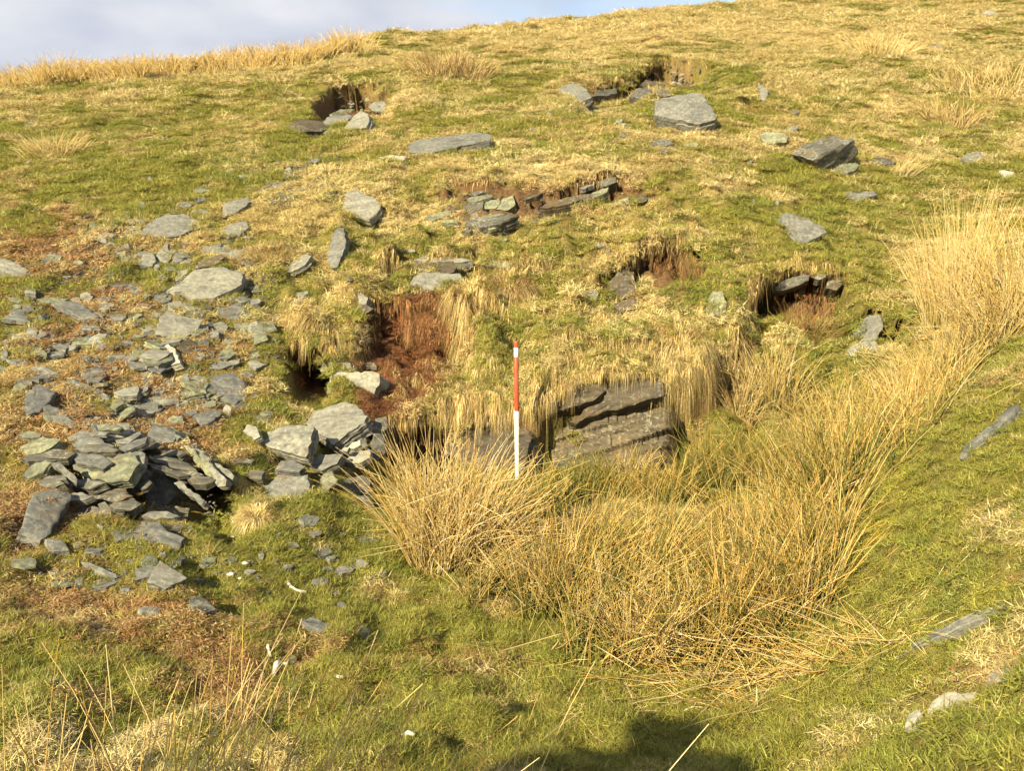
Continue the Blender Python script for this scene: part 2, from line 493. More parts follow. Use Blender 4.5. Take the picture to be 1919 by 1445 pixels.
def slate_material(name, dark, light, lichen=0.35, rust=0.25, lichen_col=(0.275, 0.275, 0.22, 1), rust_col=(0.105, 0.07, 0.033, 1)):
    m, t, out = mat_new(name)
    tc = N(t, 'ShaderNodeTexCoord'); oi = N(t, 'ShaderNodeObjectInfo')
    off = N(t, 'ShaderNodeVectorMath', operation='SCALE'); off.inputs[0].default_value = (37, 91, 53)
    t.links.new(oi.outputs['Random'], off.inputs['Scale'])
    ad = N(t, 'ShaderNodeVectorMath', operation='ADD')
    t.links.new(tc.outputs['Object'], ad.inputs[0]); t.links.new(off.outputs[0], ad.inputs[1])
    mp = N(t, 'ShaderNodeMapping'); mp.inputs['Scale'].default_value = (6, 26, 40)
    mp.inputs['Rotation'].default_value = (0, 0, 0.3)
    t.links.new(ad.outputs[0], mp.inputs['Vector'])
    grain = N(t, 'ShaderNodeTexNoise', Scale=1.0, Detail=7.0, Roughness=0.62)
    t.links.new(mp.outputs[0], grain.inputs['Vector'])
    big = N(t, 'ShaderNodeTexNoise', Scale=5.0, Detail=5.0, Roughness=0.55)
    t.links.new(ad.outputs[0], big.inputs['Vector'])
    spot = N(t, 'ShaderNodeTexNoise', Scale=34.0, Detail=7.0, Roughness=0.72)
    t.links.new(ad.outputs[0], spot.inputs['Vector'])
    fine = N(t, 'ShaderNodeTexNoise', Scale=190.0, Detail=3.0)
    t.links.new(ad.outputs[0], fine.inputs['Vector'])
    base = ramp(t, grain.outputs['Fac'], 0.3, 0.72, dark, light)
    rf = ramp(t, big.outputs['Fac'], 0.62 - 0.3 * rust, 0.78 - 0.25 * rust)
    rf2 = N(t, 'ShaderNodeMath', operation='MULTIPLY'); rf2.inputs[1].default_value = 0.75
    t.links.new(rf, rf2.inputs[0])
    c = mixrgb(t, rf2.outputs[0], base, rust_col)
    lsum = N(t, 'ShaderNodeMath', operation='ADD')
    lm = N(t, 'ShaderNodeMath', operation='MULTIPLY'); lm.inputs[1].default_value = 0.6
    t.links.new(big.outputs['Color'], lm.inputs[0])
    t.links.new(spot.outputs['Fac'], lsum.inputs[0]); t.links.new(lm.outputs[0], lsum.inputs[1])
    lf = ramp(t, lsum.outputs[0], 0.86 - 0.30 * lichen, 1.16 - 0.30 * lichen)
    lf2 = N(t, 'ShaderNodeMath', operation='MULTIPLY'); lf2.inputs[1].default_value = 0.72
    t.links.new(lf, lf2.inputs[0])
    c = mixrgb(t, lf2.outputs[0], c, lichen_col)
    rv = ramp(t, oi.outputs['Random'], 0.0, 1.0, (0.78, 0.78, 0.8, 1), (1.2, 1.18, 1.1, 1))
    c = mixrgb(t, 1.0, c, rv, 'MULTIPLY')
    fv = ramp(t, fine.outputs['Fac'], 0.3, 0.7, (0.85, 0.85, 0.85, 1), (1.13, 1.13, 1.13, 1))
    c = mixrgb(t, 1.0, c, fv, 'MULTIPLY')
    b = N(t, 'ShaderNodeBsdfPrincipled', Roughness=0.72)
    b.inputs['Specular IOR Level'].default_value = 0.35
    t.links.new(c, b.inputs['Base Color'])
    hs = N(t, 'ShaderNodeMath', operation='MULTIPLY_ADD'); hs.inputs[1].default_value = 0.35
    t.links.new(spot.outputs['Fac'], hs.inputs[0]); t.links.new(grain.outputs['Fac'], hs.inputs[2])
    bp = N(t, 'ShaderNodeBump', Strength=0.8, Distance=0.012)
    t.links.new(hs.outputs[0], bp.inputs['Height']); t.links.new(bp.outputs[0], b.inputs['Normal'])
    t.links.new(b.outputs[0], out.inputs['Surface'])
    return m

def plain_material(name, col, rough=0.6, noise=0.12, scale=30.0):
    m, t, out = mat_new(name)
    tc = N(t, 'ShaderNodeTexCoord')
    nz_ = N(t, 'ShaderNodeTexNoise', Scale=scale, Detail=5.0)
    t.links.new(tc.outputs['Object'], nz_.inputs['Vector'])
    a = tuple(c * (1 - noise) for c in col) + (1,); b_ = tuple(min(1, c * (1 + noise)) for c in col) + (1,)
    c = ramp(t, nz_.outputs['Fac'], 0.3, 0.7, a, b_)
    b = N(t, 'ShaderNodeBsdfPrincipled', Roughness=rough)
    t.links.new(c, b.inputs['Base Color'])
    bp = N(t, 'ShaderNodeBump', Strength=0.15, Distance=0.004)
    t.links.new(nz_.outputs['Fac'], bp.inputs['Height']); t.links.new(bp.outputs[0], b.inputs['Normal'])
    t.links.new(b.outputs[0], out.inputs['Surface'])
    return m

M_GROUND = ground_material()
M_TUFT = blade_material('turf_blades', True)
M_BLADE = blade_material('long_blades', False)
SLATE = {
    'grey': slate_material('grey_slate', (0.060, 0.061, 0.056, 1), (0.150, 0.150, 0.130, 1), 0.34, 0.16),
    'pale': slate_material('lichened_slate', (0.078, 0.078, 0.067, 1), (0.185, 0.181, 0.147, 1), 0.46, 0.2),
    'dark': slate_material('dark_and_shaded_slate', (0.036, 0.035, 0.029, 1), (0.115, 0.11, 0.085, 1), 0.16, 0.2),  # dark stones, plus blocks whose shade is put into the colour
    'brown': slate_material('iron_stained_slate', (0.030, 0.024, 0.014, 1), (0.100, 0.080, 0.046, 1), 0.10, 0.45),
    'green': slate_material('green_slate', (0.055, 0.06, 0.043, 1), (0.17, 0.172, 0.115, 1), 0.35, 0.2, (0.30, 0.32, 0.17, 1)),
    'white': slate_material('white_crusted_slate', (0.13, 0.125, 0.10, 1), (0.27, 0.255, 0.205, 1), 0.7, 0.05, (0.40, 0.385, 0.32, 1)),
}

# ------------------------------------------------------------------ what covers the ground where
# (centre x, centre y, half width, half height in photograph pixels, channel, amount)
COVER = [
    # dead leaf litter and red-brown moss over the tip on the left
    (220, 640, 330, 230, 'R', 0.62), (60, 500, 170, 110, 'R', 0.5), (120, 860, 230, 120, 'R', 0.5), (60, 1010, 170, 110, 'R', 0.55),
    (330, 470, 240, 110, 'S', 0.25), (540, 350, 150, 80, 'S', 0.35), (430, 760, 200, 120, 'R', 0.3), (60, 420, 120, 60, 'R', 0.3),
    (480, 1190, 330, 130, 'R', 0.50), (880, 1240, 200, 70, 'R', 0.32), (560, 1320, 330, 120, 'R', 0.40), (250, 1150, 250, 120, 'R', 0.40),
    (640, 1000, 200, 60, 'G', 0.35), (450, 1040, 150, 80, 'G', 0.35), (160, 1330, 200, 120, 'G', 0.3), (840, 1140, 160, 100, 'G', 0.3),
    (700, 1380, 250, 80, 'G', 0.2), (330, 1330, 120, 70, 'M', 0.3), (720, 1300, 130, 60, 'M', 0.3),
    (400, 1280, 450, 180, 'S', -0.12), (520, 1120, 260, 90, 'G', 0.15), (1050, 1330, 400, 110, 'S', -0.2), (300, 330, 400, 120, 'S', -0.12), (830, 600, 60, 60, 'D', 0.9), (690, 700, 40, 60, 'D', 0.7),
    # greens
    (200, 350, 260, 70, 'G', 0.55), (280, 270, 260, 60, 'G', 0.25), (650, 290, 110, 40, 'G', 0.45), (1300, 200, 60, 25, 'G', 0.2), (560, 245, 90, 25, 'G', 0.4),
    (1600, 400, 160, 70, 'G', 0.55), (1660, 960, 150, 120, 'G', 1.1), (1630, 940, 130, 90, 'M', 1.2), (1690, 1030, 140, 80, 'M', 1.0), (1680, 900, 80, 40, 'M', 0.8),
    (1450, 1290, 300, 70, 'G', 0.55), (1100, 1280, 220, 90, 'G', 0.4), (1250, 1390, 400, 60, 'G', 0.6), (1850, 800, 120, 60, 'G', 0.3),
    (1700, 1200, 240, 90, 'G', 0.2), (1750, 1400, 200, 60, 'G', 0.3), (1350, 850, 120, 60, 'G', 0.6), (1560, 690, 70, 60, 'G', 0.5),
    (1120, 440, 240, 60, 'G', 0.12), (1350, 430, 150, 60, 'G', 0.3), (1180, 610, 160, 40, 'G', 0.22), (880, 670, 140, 50, 'G', 0.2), (1250, 550, 120, 25, 'G', 0.4),
    (1040, 860, 130, 40, 'G', 0.7), (1000, 920, 120, 40, 'G', 0.5),
    # straw
    (1150, 55, 420, 34, 'S', 0.75), (450, 105, 260, 28, 'S', 0.8), (1650, 90, 260, 60, 'S', 0.3), (700, 130, 200, 40, 'G', 0.2),
    (950, 325, 260, 30, 'S', 0.45), (1050, 500, 260, 50, 'S', 0.25), (1150, 680, 220, 40, 'S', 0.5), (620, 420, 160, 90, 'S', 0.3),
    (1500, 340, 120, 40, 'S', -0.1), (1820, 560, 130, 110, 'S', 0.5), (1380, 1300, 130, 40, 'S', 0.6), (1520, 1250, 110, 30, 'S', 0.6),
    (1860, 970, 70, 50, 'S', 0.3), (1800, 1090, 170, 70, 'G', 0.45), (1850, 880, 120, 60, 'G', 0.4), (1720, 1150, 220, 90, 'M', 0.35), (1850, 1400, 160, 60, 'G', 0.3), (1600, 1290, 160, 60, 'S', 0.1),
    (470, 925, 70, 40, 'S', 0.5), (450, 960, 90, 30, 'S', 0.5), (1270, 440, 160, 40, 'S', 0.15),
    # bare red soil in the scars
    (655, 198, 76, 36, 'B', 1.8), (1265, 146, 80, 26, 'B', 1.8), (1140, 172, 60, 16, 'B', 1.2), (960, 378, 140, 42, 'B', 1.5), (1160, 360, 90, 30, 'B', 1.2),
    (1120, 330, 60, 16, 'B', 0.6), (860, 345, 60, 18, 'B', 0.5), (1255, 510, 75, 42, 'B', 1.4), (1490, 550, 90, 48, 'B', 1.4), (1400, 195, 40, 12, 'B', 0.7),
    (575, 705, 34, 55, 'B', 1.6), (1420, 640, 50, 70, 'B', 0.4), (1780, 1305, 85, 40, 'B', 0.8), (1845, 965, 40, 20, 'B', 0.5), (1345, 970, 45, 30, 'B', 1.0),
    (300, 900, 150, 70, 'B', 1.3), (990, 775, 60, 50, 'B', 0.8), (1290, 740, 60, 30, 'B', 0.5), (720, 830, 60, 70, 'B', 0.8), (180, 985, 90, 30, 'B', 0.5),
    (1150, 790, 160, 70, 'B', 0.9), (900, 835, 90, 45, 'B', 0.8), (690, 300, 40, 12, 'B', 0.2), (1500, 265, 30, 15, 'B', 0.3), (1570, 300, 40, 22, 'B', 0.6),
    (600, 720, 90, 40, 'B', 0.6), (1440, 310, 20, 25, 'B', 0.35), (560, 330, 50, 50, 'B', 0.3), (330, 520, 60, 40, 'B', 0.5),
    # yellow moss
    (95, 800, 45, 16, 'M', 1.2), (195, 768, 22, 10, 'M', 1.0), (28, 870, 24, 16, 'M', 1.0), (165, 790, 25, 8, 'M', 0.8), (15, 525, 30, 14, 'M', 0.8), (345, 1090, 16, 20, 'M', 0.9),
    (285, 1115, 30, 20, 'M', 0.8), (245, 1350, 60, 20, 'M', 0.5), (280, 805, 30, 12, 'M', 0.5), (405, 1120, 14, 12, 'M', 0.7),
    # dead bracken-red vegetation on the step
    (770, 625, 90, 95, 'D', 1.35), (740, 720, 70, 65, 'D', 1.2), (830, 640, 60, 30, 'D', .85), (700, 650, 50, 60, 'D', 0.7), (800, 570, 90, 22, 'D', 0.9), (705, 760, 30, 22, 'D', 1.2),
    (1275, 510, 60, 34, 'D', 0.9), (1520, 590, 50, 40, 'D', 0.8), (865, 690, 60, 50, 'D', 0.5), (905, 740, 50, 40, 'D', 0.4),
    (1350, 1000, 60, 60, 'D', 0.4),
]
CH = 'GSRBMD'
def cover_weights(X, Y, Z):
    px, py = project(X, Y, Z)
    n1 = fbm(X * 0.75 + 3, Y * 0.75, 31, 3); n2 = fbm(X * 2.9, Y * 2.9, 37, 3); n3 = fbm(X * 8, Y * 8, 41, 2); n4 = fbm(X * 1.6, Y * 1.6 + 9, 47, 3)
    w = {c: np.zeros_like(px) for c in CH}
    w['G'] += 0.55 + 0.42 * n1 + 0.62 * n2 + 0.25 * n3
    w['S'] += 0.46 - 0.25 * n1 - 0.40 * n2 + 0.45 * n4
    w['R'] += 0.02 + 0.35 * n4 + 0.45 * n3 - 0.35 * n2
    w['B'] += -0.25 + 0.5 * n3 - 0.3 * n4
    w['M'] += -0.30 + 0.5 * n2 - 0.2 * n3
    w['D'] += -0.45 + 0.3 * n3
    jx = px + 22 * n2; jy = py + 14 * n4
    for cx, cy, a, b, ch, amt in COVER:
        r2 = ((jx - cx) / a) ** 2 + ((jy - cy) / b) ** 2
        if ch in 'BMD':
            w[ch] += amt * np.exp(-r2 ** 2 * 0.8)
        else:
            w[ch] += amt * np.exp(-r2 * 0.9)
    return np.stack([w[c] for c in CH], -1), px, py

GROUND_COL = np.array([(0.17, 0.16, 0.042), (0.31, 0.245, 0.10), (0.17, 0.095, 0.038), (0.16, 0.098, 0.050), (0.24, 0.19, 0.03), (0.14, 0.075, 0.034)])

# ------------------------------------------------------------------ ground
verts = np.stack([MX.ravel(), (MY + SHIFT).ravel(), GZ.ravel()], -1)
jI, iI = np.meshgrid(np.arange(NY - 1), np.arange(NX - 1), indexing='ij')
q0 = (jI * NX + iI).ravel()
me = fast_mesh('ground', verts, np.stack([q0, q0 + 1, q0 + NX + 1, q0 + NX], -1), smooth=True)
cw, _, _ = cover_weights(MX.ravel(), MY.ravel(), GZ.ravel())
wallz = np.maximum(np.gradient(GZ, axis=0) / np.gradient(GYS)[:, None] - 1.1, 0).ravel()
cw[:, 3] += np.minimum(wallz * 0.6, 0.9)
ex = np.exp(cw * 5.0); ex /= ex.sum(-1, keepdims=True)
vcol(me, 'cover', ex @ GROUND_COL)
ground = link('ground', me, M_GROUND)
tag(ground, 'hillside of grazed turf dropping into a small disused quarry hollow', 'ground', kind='structure')

# ------------------------------------------------------------------ slabs of slate
CLEAR = []           # footprints kept free of grass: (x, y, polygon)

def resample(poly, step, jit, rnd):
    out = []
    n = len(poly)
    for i in range(n):
        a = np.array(poly[i]); b = np.array(poly[(i + 1) % n])
        L = np.linalg.norm(b - a); k = max(1, int(round(L / step)))
        d = (b - a) / max(L, 1e-6); nn = np.array([-d[1], d[0]])
        for j in range(k):
            p = a + (b - a) * j / k
            if j > 0:
                p = p + nn * rnd.uniform(-jit, jit)
            out.append(p)
    return np.array(out)

def slab_mesh(name, poly2, thick, seed, strata=0.25, relief=1.0, layers=4, taper=0.0):
    """a flake of slate: polar top with split terraces, sides in ragged cleavage layers"""
    rnd = np.random.default_rng(seed)
    ext = np.ptp(poly2, axis=0).max()
    step = max(0.03, ext / 14.0) if ext > 0.12 else ext / 4.0
    P = resample(poly2, step, step * 0.22, rnd)
    n = len(P)
    big = ext > 0.12
    fr = [1.0, 0.9, 0.72, 0.5, 0.26] if big else [1.0, 0.6]
    V = []
    ca, sa = math.cos(strata), math.sin(strata)
    amp = relief * min(0.02, 0.032 * ext)
    def top_z(q, edge):
        u = q[:, 0] * ca + q[:, 1] * sa; v = -q[:, 0] * sa + q[:, 1] * ca
        f = fbm(u * 3.0 / max(ext, .25) + seed, v * 9.0 / max(ext, .25), seed, 3)
        steps = np.floor(f * 3.2) / 3.2
        return (0.75 * steps + 0.35 * f) * amp - edge * 0.02 * ext * 0.5
    for f in fr:
        q = P * f
        V.append(np.column_stack([q, top_z(q, 1.0 if f == 1.0 else 0.0)]))
    nr = len(fr)
    nl = layers if big else 2
    ang = np.arctan2(P[:, 1], P[:, 0])
    for l in range(1, nl + 1):
        blk = vnoise(ang * 2.2 + 9 * l, np.full(n, l * 3.7), seed + 5) * 2 + vnoise(ang * 6 + 3 * l, np.full(n, l * 1.3), seed + 6)
        off = 1 + blk * 0.05 + (rnd.uniform(-0.04, 0.04) if l < nl else 0) - taper * l / nl
        zz = -thick * l / nl + (rnd.uniform(-.3, .3) * thick / nl if l < nl else 0)
        q = P * off[:, None]
        # an upper and lower edge to each layer gives a real step
        V.append(np.column_stack([q, np.full(n, zz * 1.0) + 0.12 * thick / nl + top_z(P, 1) * (1 - l / nl)]))
        if l < nl:
            blk2 = vnoise(ang * 2.2 + 9 * (l + 1) + 0.3, np.full(n, l * 3.7 + 2), seed + 5) * 2
            q = P * (1 + blk2 * 0.045 - taper * l / nl + rnd.uniform(-0.05, 0.02))[:, None]
            V.append(np.column_stack([q, np.full(n, zz) + top_z(P, 1) * (1 - l / nl)]))
    V = np.concatenate(V)
    F_ = []
    c0 = len(V); V = np.vstack([V, [[0, 0, float(top_z(np.zeros((1, 2)), 0)[0])]], [[0, 0, -thick]]])
    idx = np.arange(n); nx_ = (idx + 1) % n
    faces = []
    for r in range(nr - 1):
        a = r * n + idx; b = r * n + nx_; c = (r + 1) * n + nx_; d = (r + 1) * n + idx
        faces += [np.stack([a, b, c], -1), np.stack([a, c, d], -1)]
    faces.append(np.stack([(nr - 1) * n + idx, (nr - 1) * n + nx_, np.full(n, c0)], -1))
    rings = [0] + list(range(nr, c0 // n))
    for r0, r1 in zip(rings[:-1], rings[1:]):
        a = r0 * n + idx; b = r0 * n + nx_; c = r1 * n + nx_; d = r1 * n + idx
        faces += [np.stack([b, a, d], -1), np.stack([b, d, c], -1)]
    lr = rings[-1]
    faces.append(np.stack([lr * n + nx_, lr * n + idx, np.full(n, c0 + 1)], -1))
    me = fast_mesh(name, V, np.concatenate(faces))
    ntop = n * ((nr - 1) * 2 + 1)
    sm = np.zeros(len(me.polygons), bool); sm[:ntop] = True
    me.polygons.foreach_set('use_smooth', sm)
    ed = np.empty(len(me.edges) * 2, np.int32); me.edges.foreach_get('vertices', ed); ed = ed.reshape(-1, 2)
    se = me.attributes.new('sharp_edge', 'BOOLEAN', 'EDGE'); se.data.foreach_set('value', (ed < n).all(1))
    return me

def poly_ccw(p):
    a = sum(p[i][0] * p[(i + 1) % len(p)][1] - p[(i + 1) % len(p)][0] * p[i][1] for i in range(len(p)))
    return p if a > 0 else p[::-1]

SEED = [100]
def slab(name, px_poly, thick, mat, label=None, category=None, group=None, n=None, tilt=0.35, lift=0.38, Y=None, strata=0.25,
         relief=1.0, parent=None, layers=4, taper=0.0, clear=True, front=0.75, proud=0.03):
    """a slab whose upper face fills the outline traced in the photograph, lying where its lowest corner meets the ground"""
    SEED[0] += 1
    pts = [np.array(p, float) for p in px_poly]
    low = max(pts, key=lambda p: p[1])
    cen = sum(pts) / len(pts)
    if Y is None:
        base = hit1(low[0], low[1])
    else:
        a, b, c = rays(low[0], low[1]); base = Vector((a / b * Y, Y, c / b * Y + CAMZ))
    if n is None:
        g = hit1(cen[0], cen[1])
        nn = Vector(normal_at(g.x, g.y, SMOOTH, 0.15))
        to_cam = (Vector((0, 0, CAMZ)) - base).normalized()
        nn = (nn + to_cam * tilt + Vector((random.uniform(-.06, .06), random.uniform(-.06, .06), 0))).normalized()
    else:
        nn = Vector(n).normalized()
    if Y is None and parent is not None:
        hp, okh = hit([p[0] for p in pts] + [cen[0]], [p[1] for p in pts] + [cen[1]])
        dd = np.sort(((hp[okh] - np.array(base)) @ np.array(nn)))
        p0 = base + nn * (float(dd[max(0, int(len(dd) * front) - 1)]) + proud)
        thick = thick + max(0.0, float(dd[-1]) * 0.5)
    else:
        p0 = base + nn * (thick * (lift if n is None else max(lift, 0.7)) if Y is None else 0)
    W3 = []
    for p in pts:
        a, b, c = rays(p[0], p[1])
        d = Vector((float(a), float(b), float(c)))
        t = (p0 - Vector((0, 0, CAMZ))).dot(nn) / d.dot(nn)
        W3.append(Vector((0, 0, CAMZ)) + d * t)
    cen3 = sum(W3, Vector()) / len(W3)
    e1 = Vector((1, 0, 0)); e1 = (e1 - nn * e1.dot(nn)).normalized(); e2 = nn.cross(e1)
    p2 = poly_ccw([((w - cen3).dot(e1), (w - cen3).dot(e2)) for w in W3])
    me = slab_mesh(name, np.array(p2), thick, SEED[0], strata, relief, layers, taper)
    o = link(name, me, SLATE[mat])
    mw = Matrix((( e1.x, e2.x, nn.x, cen3.x), (e1.y, e2.y, nn.y, cen3.y), (e1.z, e2.z, nn.z, cen3.z), (0, 0, 0, 1)))
    if parent is not None:
        o.parent = parent
        o.matrix_basis = Matrix.Translation(-parent.location) @ mw
    else:
        o.matrix_world = mw
    if label:
        tag(o, label, category, group)
    if clear and nn.z > 0.45:
        CLEAR.append(np.array([(w.x, w.y) for w in W3]))
    return o

def chip_polygon(r, rnd, k=None, squash=None):
    k = k or rnd.integers(4, 7)
    a = np.sort(rnd.uniform(0, TAU / k * 0.75, k) + np.arange(k) * TAU / k)
    rad = r * rnd.uniform(0.7, 1.15, k)
    sq = squash or rnd.uniform(0.5, 0.95)
    t = rnd.uniform(0, TAU)
    x = rad * np.cos(a); y = rad * np.sin(a) * sq
    return np.column_stack([x * math.cos(t) - y * math.sin(t), x * math.sin(t) + y * math.cos(t)])

def free_slab(name, pos, r, thick, mat, rnd, label, group, n=None, squash=None, sink=0.35):
    SEED[0] += 1
    nn = Vector(normal_at(pos.x, pos.y, SMOOTH, 0.12)) if n is None else Vector(n)
    nn = (nn + Vector((rnd.normal(0, .22), rnd.normal(-0.12, .22), 0))).normalized()
    p2 = chip_polygon(r, rnd, squash=squash)
    me = slab_mesh(name, p2, thick, SEED[0], rnd.uniform(-.6, .6), 1.0, 3)
    o = link(name, me, SLATE[mat])
    e1 = Vector((1, 0, 0)); e1 = (e1 - nn * e1.dot(nn)).normalized(); e2 = nn.cross(e1)
    c = Vector((pos.x, pos.y, pos.z)) + nn * (thick * (1 - sink) + 0.006)
    o.matrix_world = Matrix(((e1.x, e2.x, nn.x, c.x), (e1.y, e2.y, nn.y, c.y), (e1.z, e2.z, nn.z, c.z), (0, 0, 0, 1)))
    tag(o, label, 'stone', group)
    if r > 0.035:
        CLEAR.append(np.array([(c.x + p[0] * e1.x + p[1] * e2.x, c.y + p[0] * e1.y + p[1] * e2.y) for p in p2]))
    return o

# ------------------------------------------------------------------ the big stones, one by one
VIEW = (-0.12, -0.80, 0.58)        # a face turned to the viewer
def S(pts, thick, mat, label, name='slate_stone', cat='stone', **kw):
    return slab(name, pts, thick, mat, label, cat, **kw)

S([(1226, 190), (1235, 182), (1300, 172), (1318, 176), (1342, 212), (1340, 222), (1312, 231), (1270, 224), (1228, 212)], 0.34, 'grey',
  'largest grey boulder on the upper slope, right of the red earth scar', 'boulder', 'boulder', n=(-0.15, -0.62, 0.77), strata=-0.2, relief=1.6, lift=0.35)
S([(1047, 188), (1050, 162), (1078, 155), (1098, 165), (1108, 180), (1085, 190)], 0.22, 'pale', 'pale block at the left end of the upper red earth scar', 'boulder', 'boulder',
  n=(-0.2, -0.6, 0.77), relief=1.5)
S([(1108, 179), (1122, 168), (1155, 165), (1157, 173), (1135, 179)], 0.10, 'dark', 'thin dark slab propped beside the pale block on the upper slope', lift=1.0, tilt=0.2)
S([(1198, 160), (1210, 148), (1248, 157), (1254, 165), (1222, 169)], 0.10, 'brown', 'orange brown slab tilted at the foot of the upper earth scar', lift=1.3, tilt=0.5)
S([(1178, 180), (1196, 163), (1222, 168), (1226, 178), (1200, 184)], 0.14, 'dark', 'dark slab under the orange brown one in the upper scar', lift=0.8)
S([(1226, 172), (1236, 164), (1252, 168), (1258, 178), (1238, 180)], 0.08, 'brown', 'small brown slab wedged behind the largest grey boulder', lift=0.9)
S([(1420, 155), (1440, 169), (1433, 190), (1425, 186)], 0.08, 'pale', 'narrow pale slab leaning alone right of the upper earth scar', n=(-.5, -.6, .6))
S([(765, 270), (778, 263), (895, 247), (920, 251), (918, 260), (800, 283), (766, 284)], 0.16, 'grey', 'long flat grey slab sunk level in the turf of the upper slope', tilt=0.15, lift=0.45)
S([(710, 293), (735, 289), (762, 292), (757, 298), (715, 299)], 0.05, 'white', 'white crusted flat stone just below the long grey slab')
S([(643, 241), (660, 218), (676, 207), (690, 213), (691, 226), (686, 239)], 0.12, 'pale', 'upright pointed slab at the mouth of the upper soil hollow', n=(-0.45, -0.7, 0.55))
S([(690, 200), (697, 190), (722, 188), (734, 196), (715, 208), (697, 206)], 0.12, 'pale', 'pale slab at the right rim of the upper soil hollow')
S([(540, 234), (560, 222), (600, 226), (617, 236), (600, 244), (550, 246)], 0.10, 'brown', 'broad brown slab below the upper soil hollow', tilt=0.2)
S([(594, 247), (605, 239), (628, 239), (630, 246), (612, 249)], 0.05, 'grey', 'small grey slab lying against the broad brown slab')
S([(607, 226), (618, 216), (655, 213), (660, 219), (640, 228), (620, 231)], 0.07, 'pale', 'flat slab on the floor of the upper soil hollow', tilt=0.2)
S([(619, 213), (640, 203), (664, 204), (655, 212), (625, 219)], 0.06, 'green', 'uppermost of the flat slabs in the soil hollow', tilt=0.2, lift=1.0)
S([(1525, 283), (1547, 266), (1600, 248), (1607, 254), (1612, 272), (1600, 286), (1562, 299), (1535, 300)], 0.30, 'dark',
  'big slate boulder coloured dark for shade, jutting out of the slope', 'boulder', 'boulder', n=(0.62, -0.72, -0.30), strata=0.42, relief=2.2, lift=0.75).location.z -= 0.10  # dark slate paints in the shade of its overhanging face
S([(1530, 278), (1548, 264), (1598, 246), (1602, 250), (1560, 272)], 0.12, 'green', 'weathered layer capping the big dark boulder', n=(-.1, -.35, .93), Y=11.45, strata=0.4).location.z -= 0.06
S([(1555, 318), (1575, 308), (1604, 302), (1612, 308), (1600, 320), (1585, 327)], 0.10, 'green', 'layered slab fragment under the big dark boulder', strata=0.4, relief=1.8)
S([(1635, 300), (1642, 293), (1665, 296), (1680, 304), (1660, 308)], 0.06, 'dark', 'flat dark slab a step right of the big dark boulder', lift=0.9)
S([(1800, 298), (1812, 287), (1835, 284), (1846, 291), (1835, 303), (1812, 306)], 0.08, 'grey', 'oval grey stone in the turf above the right rushes')
S([(1866, 325), (1878, 318), (1900, 322), (1905, 330), (1880, 333)], 0.06, 'white', 'pale broken stone near the right edge above the rushes')
S([(1578, 366), (1590, 357), (1640, 358), (1646, 364), (1610, 373)], 0.05, 'pale', 'flat pale stone flush with the turf below the big dark boulder', tilt=0.1)
S([(1424, 252), (1432, 245), (1470, 249), (1478, 256), (1474, 266), (1440, 269), (1428, 262)], 0.14, 'green', 'small blocky layered stone left of the big dark boulder', n=(-.1, -.8, .55), strata=-.05, relief=1.8)
S([(1462, 404), (1476, 398), (1500, 404), (1544, 424), (1549, 434), (1502, 458), (1482, 436)], 0.07, 'grey', 'pointed bluish grey slab lying on bright green turf', tilt=0.45)
S([(640, 408), (648, 362), (664, 353), (704, 371), (714, 386), (692, 411)], 0.10, 'pale', 'square pale slab standing out of the turf above the centre left', n=(-.12, -.62, .77), lift=1.3)
S([(690, 413), (713, 388), (724, 412)], 0.05, 'grey', 'thin grey flake against the foot of the square pale slab', n=(-.05, -.7, .7))
S([(612, 484), (622, 442), (631, 426), (645, 427), (648, 464), (632, 500), (618, 499)], 0.08, 'grey', 'tall narrow slab standing on end in the turf', n=(-.25, -.75, .6), strata=1.2)
S([(536, 508), (545, 492), (574, 474), (584, 479), (570, 497), (545, 510)], 0.06, 'pale', 'small pale leaning slab left of the tall narrow one', n=(-.3, -.6, .74))
S([(533, 568), (542, 551), (575, 543), (578, 548), (552, 573)], 0.04, 'grey', 'bluish slate leaf in the turf above the left cave')
S([(262, 441), (274, 420), (310, 398), (350, 402), (374, 414), (362, 430), (318, 446)], 0.11, 'pale', 'large lichened slab at the top of the scree with a shadowed right edge', tilt=0.3, relief=1.4)
S([(417, 409), (418, 380), (465, 368), (470, 377), (440, 400)], 0.06, 'pale', 'pale wedge shaped slab right of the topmost large scree slab', tilt=0.5)
S([(410, 440), (425, 422), (460, 412), (466, 425), (445, 445)], 0.05, 'pale', 'pair of flat pale leaves of slate below the wedge shaped slab', tilt=0.2)
S([(312, 539), (340, 526), (364, 506), (420, 498), (455, 508), (453, 532), (402, 557), (362, 560), (346, 546)], 0.13, 'pale', 'largest flat grey slab in the middle of the scree', tilt=0.30, relief=1.5, lift=0.8)
S([(362, 500), (385, 485), (416, 475), (420, 482), (408, 493), (372, 503)], 0.06, 'brown', 'flat layered slab resting on the upper edge of the largest scree slab', lift=0.9)
S([(424, 483), (433, 469), (455, 466), (460, 474), (447, 486)], 0.04, 'grey', 'small oval grey slate right above the largest scree slab')
S([(285, 566), (292, 549), (309, 536), (322, 549), (319, 563)], 0.04, 'grey', 'five sided thin grey slate at the left end of the largest scree slab')
S([(290, 626), (300, 592), (314, 580), (345, 594), (378, 600), (366, 624), (330, 631)], 0.08, 'pale', 'whitish lichened slab below the largest scree slab', relief=1.6)
S([(345, 588), (380, 585), (385, 598), (350, 600)], 0.04, 'grey', 'plain grey slate behind the whitish lichened slab')
S([(418, 592), (424, 573), (445, 568), (465, 583), (455, 596), (430, 599)], 0.03, 'grey', 'smooth rounded grey slate right of the whitish lichened slab')
